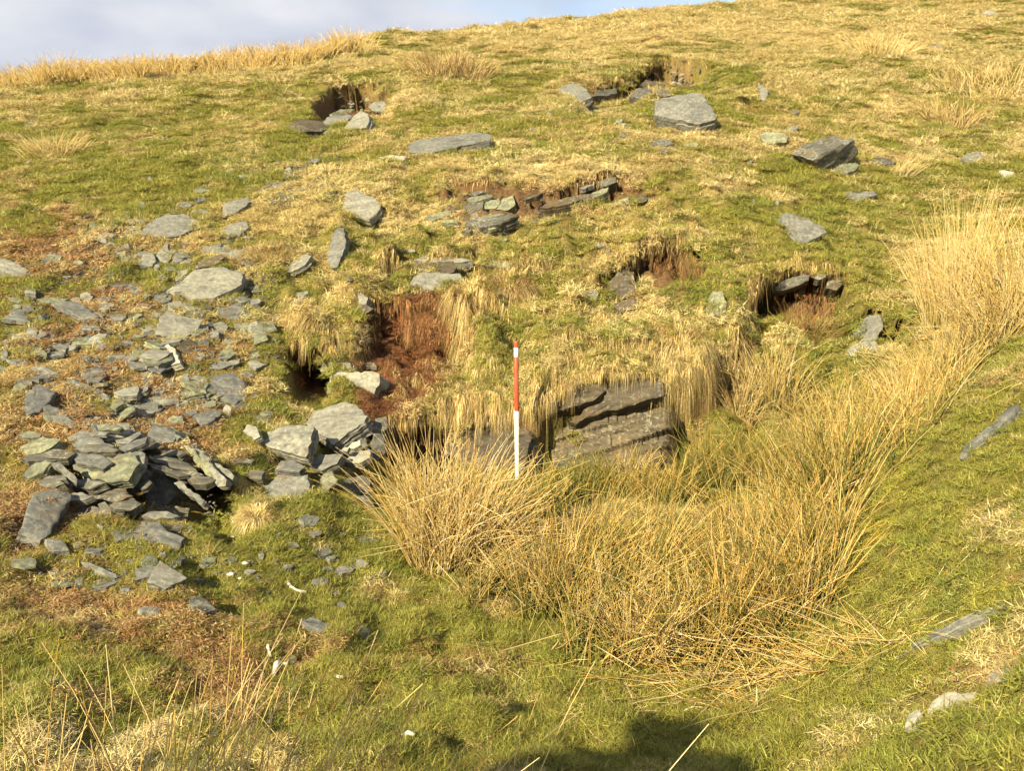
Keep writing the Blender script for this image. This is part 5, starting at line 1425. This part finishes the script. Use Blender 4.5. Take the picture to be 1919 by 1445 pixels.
# rushes close to the photographer's feet
rush_clump(0, 0, 0.28, 0.79, 320, {'straw': 1, 'gold': .4}, 'nearest rush clump at the bottom left corner', pos=(-0.74, 1.62, 0.0), spread=.15, tilt_noise=.13, rad=.0024, lean=(.05, .0), broken=.08, group='rushes at the bottom edge')
rush_clump(0, 0, 0.22, 0.77, 180, {'straw': 1, 'gold': .4}, 'rush clump at the bottom edge right of the corner one', pos=(-0.46, 1.60, 0.0), spread=.15, tilt_noise=.15, rad=.0023, lean=(.1, 0), broken=.08, group='rushes at the bottom edge')
rush_clump(0, 0, 0.22, 0.75, 40, {'straw': 1, 'gold': .6}, 'thin rush stems at the bottom edge below the left grass', pos=(-0.12, 1.7, 0.0), spread=.5, rad=.0022, lean=(.15, 0), broken=.1, group='rushes at the bottom edge')

# the mass of rush stems between the clumps
BED = [(740, 930), (765, 1060), (800, 1120), (900, 1140), (990, 1180), (1060, 1245), (1180, 1290), (1320, 1300), (1450, 1255), (1535, 1180), (1560, 1050), (1620, 950), (1710, 850),
       (1820, 740), (1870, 640), (1760, 620), (1700, 690), (1560, 740), (1400, 830), (1290, 880), (1100, 900), (980, 915), (860, 900)]
def scatter_px(poly, n, rng):
    xs_ = [p[0] for p in poly]; ys_ = [p[1] for p in poly]
    out = []
    tot = 0
    while tot < n:
        x = rng.uniform(min(xs_), max(xs_), n); y = rng.uniform(min(ys_), max(ys_), n)
        m = in_poly(x, y, poly); out.append(np.stack([x[m], y[m]], -1)); tot += m.sum()
    return np.concatenate(out)[:n]
rb = np.random.default_rng(77)
def rush_mass(name, poly, n, hmin, hmax, mix, rad, label, broken=.25, base_green=.6, noise=.3, clumpy=True, lean=(0, -.05)):
    q = scatter_px(poly, n, rb)
    p, ok = hit(q[:, 0], q[:, 1]); p = p[ok]
    if clumpy:
        d = fbm(p[:, 0] * 5, p[:, 1] * 5, 61, 2); p = p[d > 0.0]
    m = len(p)
    L = rb.uniform(hmin, hmax, m) * (1 + 0.25 * fbm(p[:, 0] * 3, p[:, 1] * 3, 62, 2))
    if name == 'rush_bed':
        L = L * np.clip((7.0 - p[:, 1]) / 2.4, .38, 1)
    dx = rb.normal(lean[0], noise, m) + 0.5 * fbm(p[:, 0] * 1.6, p[:, 1] * 1.6, 63, 2); dy = rb.normal(lean[1], noise, m)
    C = keep_above(stem_curves(p[:, 0], p[:, 1], p[:, 2] - 0.01, L, dx, dy, np.abs(rb.normal(0, .3, m)), broken, rb))
    cols = palette(mix, m, rb)
    t = np.linspace(0, 1, C.shape[1])[None, :, None]
    gb = np.array(PAL['green'])[rb.integers(0, 3, m)]
    w = np.clip(base_green * rb.uniform(0, 1.6, m)[:, None, None] * (1 - t * 1.6), 0, 1)
    me = stems(C, rad * rb.uniform(.75, 1.25, m), cols[:, None, :] * (1 - w) + gb[:, None, :] * w, name)
    return tag(link(name, me, M_BLADE), label, 'rushes', kind='stuff')
rush_mass('rush_bed', BED, 4200, .20, .46, {'gold': 1, 'straw': .2, 'olive': 1, 'green': .9, 'brown': .5}, .0027, 'golden rush stems filling the wet floor of the quarry hollow')
rush_mass('fallen_rush_litter', [(1230, 1250), (1500, 1215), (1690, 1170), (1700, 1210), (1520, 1280), (1420, 1330), (1260, 1310)], 380, .15, .4, {'straw': 1, 'gold': .6}, .0022,
          'flattened bleached rush stems along the front edge of the rush bed', noise=2.5, base_green=0, broken=.3, clumpy=False)
rush_mass('fallen_rush_stems', [(950, 1200), (1300, 1290), (1320, 1340), (1050, 1350), (900, 1250)], 130, .12, .32, {'straw': 1, 'brown': .4}, .0018,
          'scattered dead rush stems lying on the green grass in front of the bed', noise=6.0, base_green=0, broken=.2, clumpy=False)
rush_mass('skyline_rushes', [(0, 156), (110, 147), (255, 134), (330, 127), (450, 116), (600, 100), (672, 84), (668, 100), (560, 125), (400, 140), (250, 148), (0, 166)], 4200, .20, .48, {'straw': 1, 'gold': .5}, .008,
          'pale rushes growing in a long band on the left skyline', noise=.18, broken=.05, base_green=.1, clumpy=False, lean=(0, 0))

# ------------------------------------------------------------------ grass hanging over the turf edges
def hanging(name, lips, label, seed):
    rng = np.random.default_rng(seed)
    CC, WD, SD, CL = [], [], [], []
    for (pts, n, ln, mix, back, *more) in lips:
        xs_ = np.array([p[0] for p in pts], float); ys_ = np.array([p[1] for p in pts], float)
        s = rng.uniform(0, 1, n); seg = np.concatenate([[0], np.cumsum(np.hypot(np.diff(xs_), np.diff(ys_)))]); seg /= seg[-1]
        x = np.interp(s, seg, xs_); y = np.interp(s, seg, ys_)
        y = y - rng.uniform(0, 1, n) ** 1.3 * back + rng.normal(0, 3, n); x = x + rng.normal(0, 4, n)
        if more and more[0] == 'area':
            q_ = scatter_px(pts, n, rng); x, y = q_[:, 0], q_[:, 1]
        p, ok = hit(x, y); p = p[ok]; m = len(p)
        if more and more[0] != 'area':
            p[:, 1] -= more[0]
        cell = 0.035 * (1 + max(0, p[:, 1].mean() - 9) * .1)
        cx_ = np.floor(p[:, 0] / cell + .4 * fbm(p[:, 1] * 20, p[:, 0] * 3, seed, 1)); cy_ = np.floor(p[:, 1] / cell)
        r1 = hash2(cx_, cy_, seed); r2 = hash2(cx_, cy_, seed + 1); r3 = hash2(cx_, cy_, seed + 2)
        th = rng.normal(0, .5, m) + (r1 - .5) * 3.2
        out = np.stack([np.sin(th), -np.cos(th)], -1)
        L = ln * rng.uniform(.45, 1.15, m) * (.22 + 1.1 * r2 * r2 + .25 * r1)
        t = np.linspace(0, 1, 6)[None, :]
        up = rng.uniform(.05, .45, m)
        reach = rng.uniform(.25, .55, m)
        fx = L[:, None] * reach[:, None] * (1.6 * t - .7 * t * t)
        z = p[:, 2:3] + L[:, None] * (up[:, None] * t - 1.15 * t ** 2.0)
        C = np.stack([p[:, 0:1] + out[:, 0:1] * fx, p[:, 1:2] + out[:, 1:2] * fx, z], -1)
        C = keep_above(C, 0.006)
        CC.append(C); WD.append(rng.uniform(.0022, .0042, m) * (1 + max(0, p[:, 1].mean() - 9) * .12)); SD.append(np.stack([out[:, 1] * -1, out[:, 0], np.zeros(m)], -1)); CL.append(palette(mix, m, rng) * (.5 + .85 * r3)[:, None])
    me = ribbons(np.concatenate(CC), np.concatenate(WD), np.concatenate(SD), np.concatenate(CL), name, M_BLADE)
    return tag(link(name, me, M_BLADE), label, 'grass', kind='stuff')
SG = {'straw': 1, 'brown': .4, 'olive': .45, 'green': .15}
hanging('hanging_grass', [
    ([(1000, 770), (1040, 732), (1120, 702), (1200, 700), (1245, 706), (1330, 690)], 4600, .14, SG, 60, .07),
    ([(1230, 715), (1290, 720), (1330, 690)], 2000, .26, SG, 50, .05),
    ([(735, 800), (800, 785), (900, 777), (1000, 768)], 4200, .12, SG, 110),
    ([(880, 700), (960, 690), (1000, 690)], 900, .16, SG, 40),
    ([(525, 655), (570, 640), (630, 668), (690, 676)], 3200, .17, {'straw': .8, 'olive': .6, 'brown': .4}, 60),
    ([(1000, 720), (1010, 760), (990, 780)], 900, .22, SG, 25),
    ([(1125, 515), (1210, 475), (1290, 452), (1335, 485)], 900, .07, {'straw': 1, 'olive': .7, 'brown': .2}, 50),
    ([(1400, 575), (1440, 520), (1510, 500), (1590, 510), (1640, 585), (1720, 600)], 1700, .11, {'straw': 1, 'olive': .8, 'brown': .3}, 50),
    ([(1390, 620), (1340, 680), (1360, 760), (1300, 730)], 800, .16, {'straw': 1, 'brown': .5, 'olive': .4}, 40),
    ([(1040, 640), (1180, 640), (1320, 620)], 1400, .12, {'straw': 1, 'olive': .5}, 40),
    ([(840, 600), (870, 560), (760, 545), (700, 560)], 900, .12, {'straw': 1, 'olive': .6}, 30),
    ([(1050, 500), (1100, 520), (1130, 505)], 600, .10, {'straw': 1, 'olive': .6}, 30),
    ([(880, 470), (980, 480), (1040, 500), (1080, 470)], 900, .10, {'straw': 1, 'olive': .8}, 30),
    ([(820, 338), (900, 345), (1000, 350), (1100, 338), (1160, 318), (1235, 345)], 900, .06, {'straw': 1, 'brown': .4}, 24),
    ([(586, 182), (620, 160), (700, 158), (735, 172)], 700, .13, {'brown': 1, 'straw': .8}, 16),
    ([(1170, 150), (1225, 120), (1300, 120), (1345, 128)], 600, .12, {'brown': 1, 'straw': .5}, 14),
    ([(1085, 168), (1130, 160), (1175, 148)], 500, .15, {'straw': 1, 'brown': .5}, 10),
    ([(690, 505), (760, 480), (890, 486), (1010, 502), (1060, 490)], 1500, .10, {'straw': 1, 'olive': .7, 'brown': .3}, 40),
    ([(1040, 650), (1120, 632), (1240, 630), (1340, 602)], 1500, .10, {'straw': 1, 'olive': .7, 'brown': .3}, 40),
    ([(690, 700), (740, 775), (760, 800)], 700, .14, {'olive': 1, 'straw': .6}, 30),
], 'long bleached grass hanging over the turf edges and rock ledges', 401)
SH = {'straw': 1, 'olive': .55, 'brown': .25}
hanging('shaggy_grass', [
    ([(520, 560), (640, 520), (700, 560), (700, 640), (640, 660), (530, 650)], 3000, .10, SH, 0, 'area'),
    ([(600, 400), (820, 420), (1000, 430), (1060, 500), (880, 520), (700, 500)], 3400, .10, SH, 0, 'area'),
    ([(830, 540), (1040, 520), (1130, 560), (1330, 560), (1330, 700), (1040, 700), (1000, 760), (860, 770), (850, 650)], 9500, .12, SH, 0, 'area'),
    ([(740, 690), (870, 660), (1000, 680), (1000, 790), (740, 800)], 4200, .13, SH, 0, 'area'),
    ([(1040, 440), (1240, 400), (1420, 420), (1420, 560), (1340, 560), (1320, 470), (1200, 470), (1100, 510)], 4200, .11, SH, 0, 'area'),
    ([(1400, 460), (1600, 440), (1700, 560), (1640, 590), (1580, 510), (1430, 520)], 2600, .12, SH, 0, 'area'),
    ([(1330, 600), (1420, 580), (1420, 740), (1340, 760)], 2000, .16, {'straw': 1, 'brown': .5, 'olive': .5}, 0, 'area'),
    ([(780, 300), (1240, 300), (1280, 350), (800, 345)], 1800, .10, {'straw': 1, 'brown': .2}, 0, 'area'),
    ([(1240, 640), (1340, 620), (1340, 720), (1250, 740)], 1600, .20, {'straw': 1, 'brown': .3}, 0, 'area'),
], 'shaggy bleached grass combed down over the turf steps of the quarry face', 403)
hanging('dead_red_vegetation', [
    ([(690, 640), (740, 580), (800, 570), (850, 600)], 1800, .08, {'red': 1, 'brown': .4, 'olive': .2}, 40),
    ([(700, 700), (760, 640), (830, 640), (870, 650)], 1800, .08, {'red': 1, 'brown': .4}, 40),
    ([(700, 780), (740, 720), (790, 720), (840, 700)], 1600, .08, {'red': 1, 'brown': .5}, 50),
    ([(740, 740), (790, 770), (820, 760)], 700, .10, {'red': 1, 'brown': .7}, 40),
    ([(860, 760), (900, 745), (940, 740)], 600, .12, {'red': .6, 'brown': 1}, 40),
    ([(1220, 520), (1270, 500), (1330, 520)], 500, .07, {'red': 1, 'brown': .6}, 36),
    ([(1480, 610), (1530, 590), (1560, 600)], 700, .16, {'red': .7, 'brown': 1}, 40),
], 'rust red dead vegetation matted on the damp steps of the quarry face', 402)

def tussock(px, py, r, ln, n, mix, label, droop=1.0):
    RUSH_N[0] += 1
    rng = np.random.default_rng(900 + RUSH_N[0])
    P0 = hit1(px, py)
    th = rng.uniform(0, TAU, n); q = np.sqrt(rng.uniform(0, 1, n)) * r * .6
    bx = P0.x + q * np.cos(th); by = P0.y + q * np.sin(th); bz = height(bx, by)
    th2 = th + rng.normal(0, .5, n)
    L = ln * rng.uniform(.5, 1.1, n); up = rng.uniform(.35, .8, n); reach = rng.uniform(.3, .7, n)
    t = np.linspace(0, 1, 6)[None, :]
    fx = L[:, None] * reach[:, None] * t
    z = bz[:, None] + L[:, None] * (up[:, None] * t * 1.3 - droop * t ** 2.2)
    C = keep_above(np.stack([bx[:, None] + np.cos(th2)[:, None] * fx, by[:, None] + np.sin(th2)[:, None] * fx - .25 * L[:, None] * t ** 2 * droop, z], -1), .005)
    me = ribbons(C - np.array(P0), rng.uniform(.003, .0055, n), np.stack([-np.sin(th2), np.cos(th2), np.zeros(n)], -1), palette(mix, n, rng), 'grass_tussock', M_BLADE)
    o = link('grass_tussock', me, M_BLADE); o.location = P0
    return tag(o, label, 'grass tussock', 'grass tussocks on the turf steps')
tussock(955, 552, .26, .42, 2600, {'brown': 1, 'straw': .6}, 'big brown drooping tussock above the top of the pole', 1.2)
tussock(880, 572, .22, .32, 1500, {'straw': 1, 'olive': .4}, 'pale drooping tussock left of the big brown one', 1.2)
tussock(612, 622, .26, .32, 1800, {'olive': .8, 'straw': .8, 'brown': .4}, 'shaggy tussock over the small dark cave', 1.2)
tussock(1275, 660, .26, .36, 1800, {'straw': 1, 'brown': .3}, 'shaggy pale tussock over the right end of the main rock face', 1.3)
tussock(1040, 535, .12, .12, 500, {'green': 1, 'olive': .6}, 'rounded green cushion of grass right of the big brown tussock', .8)
tussock(480, 970, .11, .13, 420, {'straw': 1}, 'bleached tuft below the large square slab', .9)
tussock(465, 915, .09, .11, 320, {'straw': 1, 'gold': .4}, 'bleached tuft at the left of the large square slab', .9)
tussock(500, 845, .07, .09, 200, {'straw': 1}, 'small bleached tuft against the square grey slab', .9)
tussock(225, 705, .06, .10, 160, {'straw': 1}, 'small straw tuft among the scree left of the cream block', .7)
tussock(300, 700, .05, .09, 160, {'straw': 1}, 'small straw tuft below the cream block', .7)
tussock(690, 500, .2, .14, 600, {'straw': 1, 'olive': .4}, 'rounded pale tussock left of the flat topped bedrock blocks', .8)
tussock(1160, 480, .22, .16, 700, {'straw': 1, 'olive': .6}, 'rounded tussock above the brown bedrock wedge', .8)
tussock(990, 470, .22, .15, 700, {'olive': 1, 'straw': .8}, 'rounded olive tussock right of the single thin bed', .8)

# ------------------------------------------------------------------ turf: tufts of short grass, straw and litter over the whole ground
proto_col = bpy.data.collections.new('turf_tufts')
def proto(idx, n, rad, lmin, lmax, up, curl, wid, seed, flat=0.0):
    rng = np.random.default_rng(seed)
    th = rng.uniform(0, TAU, n); q = np.sqrt(rng.uniform(0, 1, n)) * rad
    b = np.stack([q * np.cos(th), q * np.sin(th), np.full(n, -0.004)], -1)
    a = rng.uniform(0, TAU, n)
    el = np.clip(rng.normal(up, .28, n), 0.05, 1.5)
    L = rng.uniform(lmin, lmax, n)
    t = np.linspace(0, 1, 3)[None, :]
    bend = rng.normal(curl, .25, n)
    e = el[:, None] - bend[:, None] * t
    seg = L[:, None] / 2
    dx = np.cumsum(np.cos(e) * seg, 1) - np.cos(e[:, :1]) * seg; dz = np.cumsum(np.sin(e) * seg, 1) - np.sin(e[:, :1]) * seg
    tw = a[:, None] + rng.normal(0, .5, n)[:, None] * t
    C = np.stack([b[:, 0:1] + dx * np.cos(tw), b[:, 1:2] + dx * np.sin(tw), np.maximum(b[:, 2:3] + dz + flat * rng.uniform(0, .02, (n, 1)), 0.001)], -1)
    me = ribbons(C, wid * rng.uniform(.7, 1.3, n), np.stack([-np.sin(a), np.cos(a), rng.normal(0, .4, n)], -1), None, 'tuft', None)
    at = me.attributes.new('bv', 'FLOAT', 'POINT')
    at.data.foreach_set('value', np.repeat(rng.uniform(0, 1, n), 6).astype(np.float32))
    at = me.attributes.new('hv', 'FLOAT', 'POINT')
    at.data.foreach_set('value', np.repeat(rng.uniform(0, 1, n), 6).astype(np.float32))
    me.materials.append(M_TUFT)
    o = bpy.data.objects.new('tuft_%02d' % idx, me)
    proto_col.objects.link(o)
# 0-2 green turf, 3-5 straw thatch, 6-7 flat litter, 8 moss, 9 fine twiggy dead growth
proto(0, 150, .062, .020, .046, 1.05, .5, .0030, 1)
proto(1, 150, .062, .022, .055, .95, .7, .0030, 2)
proto(2, 150, .066, .02, .045, .75, .5, .0032, 3)
proto(3, 150, .066, .02, .055, .60, .5, .0030, 4, 1)
proto(4, 150, .066, .022, .065, .85, 1.0, .0028, 5, 1)
proto(5, 150, .070, .014, .042, .45, .4, .0034, 6, 1)
proto(6, 120, .072, .012, .03, .25, .2, .0055, 7, 1)
proto(7, 120, .072, .012, .04, .35, .5, .0042, 8, 1)
proto(8, 220, .062, .008, .018, 1.1, .2, .0030, 9)
proto(9, 140, .064, .015, .045, .8, .9, .0024, 10)

rg = np.random.default_rng(2024)
PX, PY, PS = [], [], []
for (y0, y1, sc) in ((1.2, 2.5, 1.0), (2.5, 5.0, .80), (5.0, 7.5, .95), (7.5, 10.5, 1.3), (10.5, 16, 1.6), (16, 26, 2.2), (26, 52, 3.6)):
    st = 0.056 * sc
    hw = .60 * y1 + 1.3
    X, Y = np.meshgrid(np.arange(-hw, hw, st), np.arange(y0, y1, st))
    X = X.ravel() + rg.uniform(-.75, .75, X.size) * st; Y = Y.ravel() + rg.uniform(-.75, .75, Y.size) * st
    k = np.abs(X) < .60 * Y + np.where(Y < 12, 1.3, .6)
    PX.append(X[k]); PY.append(Y[k]); PS.append(np.full(k.sum(), sc))
PX = np.concatenate(PX); PY = np.concatenate(PY); PS = np.concatenate(PS)
print('turf tufts', len(PX))
# footprints of stones stay clear
cellx = np.arange(-6, 6, .02); celly = np.arange(2, 16, .02)
mask = np.zeros((len(celly), len(cellx)), bool)
for poly in CLEAR:
    cpt = poly.mean(0); pl = cpt + (poly - cpt) * 0.82
    x0, y0 = pl.min(0); x1, y1 = pl.max(0)
    i0, i1 = np.searchsorted(cellx, [x0, x1]); j0, j1 = np.searchsorted(celly, [y0, y1])
    if i1 <= i0 or j1 <= j0: continue
    gx_, gy_ = np.meshgrid(cellx[i0:i1], celly[j0:j1])
    mask[j0:j1, i0:i1] |= in_poly(gx_, gy_, [tuple(p) for p in pl])
ci = np.clip(np.searchsorted(cellx, PX), 0, len(cellx) - 1); cj = np.clip(np.searchsorted(celly, PY), 0, len(celly) - 1)
ok = ~(mask[cj, ci] & (PX > -6) & (PX < 6) & (PY < 16))
PX, PY, PS = PX[ok], PY[ok], PS[ok]
PZ = height(PX, PY)
cw, ppx, ppy = cover_weights(PX, PY, PZ)
gum = -np.log(-np.log(rg.uniform(1e-6, 1 - 1e-6, cw.shape)))
cls = np.argmax(cw + 0.13 * gum, -1)
gum2 = -np.log(-np.log(rg.uniform(1e-6, 1 - 1e-6, cw.shape)))
cw2 = cw.copy(); cw2[np.arange(len(cw)), cls] -= 0.12; cw2[:, 3] -= .2
cls2 = np.argmax(cw2 + 0.22 * gum2, -1)
soil = cw[:, 3] - np.delete(cw, 3, 1).max(-1)
nrm = normal_at(PX, PY, GZ, 0.05)
steep = nrm[:, 2] < 0.42
drop = ((cls == 3) & (rg.uniform(0, 1, len(PX)) < 0.93)) | (steep & (rg.uniform(0, 1, len(PX)) < 0.3))
k = ~drop
PX, PY, PZ, PS, cls, cls2, nrm, ppx, ppy = (a[k] for a in (PX, PY, PZ, PS, cls, cls2, nrm, ppx, ppy))
n = len(PX)
pid = np.choose(cls, [rg.integers(0, 3, n), rg.integers(3, 6, n), rg.integers(6, 8, n), rg.integers(6, 8, n), np.full(n, 8), np.full(n, 9)])
mixup = (cls == 2) & (rg.uniform(0, 1, n) < .25); pid[mixup] = 5
TINT = np.array([(0.25, 0.245, 0.048), (0.54, 0.445, 0.195), (0.29, 0.16, 0.065), (0.22, 0.11, 0.045), (0.33, 0.32, 0.045), (0.22, 0.095, 0.042)])
v1 = fbm(PX * 1.3, PY * 1.3, 71, 3)[:, None]
lush = np.array([0.18, 0.225, 0.042]); yel = np.array([0.38, 0.34, 0.075]); pale = np.array([0.64, 0.545, 0.28]); dun = np.array([0.42, 0.33, 0.125])
def tint_for(c):
    v2 = rg.normal(0, 1, (n, 1))
    tint = TINT[c]
    f = np.clip(.35 + .9 * v1 + .25 * v2, 0, 1)
    gcol = np.where(v2 * .5 + v1 > .25, lush * .6 + TINT[0] * .4, TINT[0] * (1 - f * .8) + yel * f * .8)
    scol = pale * f + dun * (1 - f) * .6 + TINT[1] * (1 - f) * .4
    lit = np.clip(.5 + .45 * v2, 0, 1)
    rcol = TINT[2] * (1 - lit * .75) + np.array([0.46, 0.33, 0.17]) * lit * .75
    tint = np.where((c == 0)[:, None], gcol, tint); tint = np.where((c == 1)[:, None], scol, tint); tint = np.where((c == 2)[:, None], rcol, tint)
    return tint * rg.uniform(.8, 1.22, (n, 1))
tint = tint_for(cls); tint2 = tint_for(cls2)
hill = (sstep(15, 24, PY) * (cls == 1) * .7)[:, None]
tint = tint * (1 - hill) + np.array([0.68, 0.56, 0.28]) * hill
# far turf is taller and paler along the crest
scl = PS * rg.uniform(.75, 1.3, n)
tall = np.where((cls == 1) & (PY > 14), 1.25, 1.0)
zs = rg.uniform(.85, 1.2, n) * tall
far = sstep(8, 25, PY)
zs = zs * (1 - .35 * far)
up = nrm * .6 + np.array([0, 0, .55]); up /= np.linalg.norm(up, axis=-1, keepdims=True)
sp = rg.uniform(0, TAU, n)
hx = np.stack([np.cos(sp), np.sin(sp), np.zeros(n)], -1)
e2v = np.cross(up, hx); e2v /= np.linalg.norm(e2v, axis=-1, keepdims=True); e1v = np.cross(e2v, up)
m00, m10, m20 = e1v[:, 0], e1v[:, 1], e1v[:, 2]; m21, m22 = e2v[:, 2], up[:, 2]
rot = np.stack([np.arctan2(m21, m22), np.arcsin(np.clip(-m20, -1, 1)), np.arctan2(m10, m00)], -1)
me = bpy.data.meshes.new('turf_grass')
me.vertices.add(n); me.vertices.foreach_set('co', np.stack([PX, PY, PZ], -1).astype(np.float32).ravel())
def attr(nm, ty, data, key):
    a_ = me.attributes.new(nm, ty, 'POINT'); a_.data.foreach_set(key, np.ascontiguousarray(data).ravel())
attr('rot', 'FLOAT_VECTOR', rot.astype(np.float32), 'vector')
attr('scl', 'FLOAT_VECTOR', np.stack([scl, scl, scl * zs], -1).astype(np.float32), 'vector')
attr('tint', 'FLOAT_VECTOR', tint.astype(np.float32), 'vector')
attr('tint2', 'FLOAT_VECTOR', tint2.astype(np.float32), 'vector')
attr('pid', 'INT', pid.astype(np.int32), 'value')
turf = link('turf_grass', me)
tag(turf, 'short grazed grass, straw and dead leaf litter covering the hillside', 'grass', kind='stuff')
ng = bpy.data.node_groups.new('turf_scatter', 'GeometryNodeTree')
ng.interface.new_socket('Geometry', in_out='INPUT', socket_type='NodeSocketGeometry')
ng.interface.new_socket('Geometry', in_out='OUTPUT', socket_type='NodeSocketGeometry')
gi = ng.nodes.new('NodeGroupInput'); go = ng.nodes.new('NodeGroupOutput')
iop = ng.nodes.new('GeometryNodeInstanceOnPoints'); ci_ = ng.nodes.new('GeometryNodeCollectionInfo')
ci_.inputs['Collection'].default_value = proto_col; ci_.inputs['Separate Children'].default_value = True; ci_.inputs['Reset Children'].default_value = True
iop.inputs['Pick Instance'].default_value = True
def named(nm, ty):
    a_ = ng.nodes.new('GeometryNodeInputNamedAttribute'); a_.data_type = ty; a_.inputs['Name'].default_value = nm
    return a_.outputs['Attribute']
ng.links.new(gi.outputs[0], iop.inputs['Points']); ng.links.new(ci_.outputs[0], iop.inputs['Instance'])
ng.links.new(named('pid', 'INT'), iop.inputs['Instance Index'])
e2r = ng.nodes.new('FunctionNodeEulerToRotation')
ng.links.new(named('rot', 'FLOAT_VECTOR'), e2r.inputs[0]); ng.links.new(e2r.outputs[0], iop.inputs['Rotation'])
ng.links.new(named('scl', 'FLOAT_VECTOR'), iop.inputs['Scale'])
ng.links.new(iop.outputs[0], go.inputs[0])
md = turf.modifiers.new('scatter', 'NODES'); md.node_group = ng

# ------------------------------------------------------------------ unseen person added on a mound to cast the shadow at the view's bottom
def person():
    J = {  # joint: (x, y, z, radius x, radius y)
        'pelvis': (0, 0, .96, .20, .15), 'waist': (0, .01, 1.12, .20, .15), 'chest': (0, .02, 1.34, .22, .16), 'neck0': (0, .01, 1.49, .075, .07),
        'neck': (0, .02, 1.55, .06, .06), 'head': (0, .08, 1.56, .12, .13), 'crown': (0, .08, 1.62, .09, .10),
    }
    E = [('pelvis', 'waist'), ('waist', 'chest'), ('chest', 'neck0'), ('neck0', 'neck'), ('neck', 'head'), ('head', 'crown')]
    for s, t in ((-1, 'l'), (1, 'r')):
        J['hip' + t] = (s * .10, 0, .90, .10, .10); J['knee' + t] = (s * .13, .02, .50, .065, .065); J['ankle' + t] = (s * .14, -.01, .09, .05, .05); J['toe' + t] = (s * .16, .16, .035, .045, .03)
        J['shoulder' + t] = (s * .23, .01, 1.43, .09, .09); J['elbow' + t] = (s * .40, -.06, 1.16, .075, .075); J['wrist' + t] = (s * .26, .12, 1.0, .05, .05); J['hand' + t] = (s * .20, .16, .95, .05, .04)
        E += [('pelvis', 'hip' + t), ('hip' + t, 'knee' + t), ('knee' + t, 'ankle' + t), ('ankle' + t, 'toe' + t), ('chest', 'shoulder' + t), ('shoulder' + t, 'elbow' + t), ('elbow' + t, 'wrist' + t), ('wrist' + t, 'hand' + t)]
    names = list(J)
    me = bpy.data.meshes.new('person')
    me.from_pydata([J[k][:3] for k in names], [(names.index(a_), names.index(b_)) for a_, b_ in E], [])
    o = link('person', me, plain_material('dark_walking_clothes', (0.05, 0.06, 0.09), 0.8, 0.2, 20))
    sk = o.modifiers.new('skin', 'SKIN')
    for i, k in enumerate(names):
        me.skin_vertices[0].data[i].radius = J[k][3:]
    me.skin_vertices[0].data[0].use_root = True
    sb = o.modifiers.new('smooth', 'SUBSURF'); sb.levels = 2; sb.render_levels = 2
    o.location = (-2.44, -1.70, float(height(-2.44, -1.70)))
    o.scale = (1.4, 1.25, 1.0)
    tag(o, 'unseen person added on a mound behind the viewpoint to cast the bottom shadow', 'person')
    return o
person()
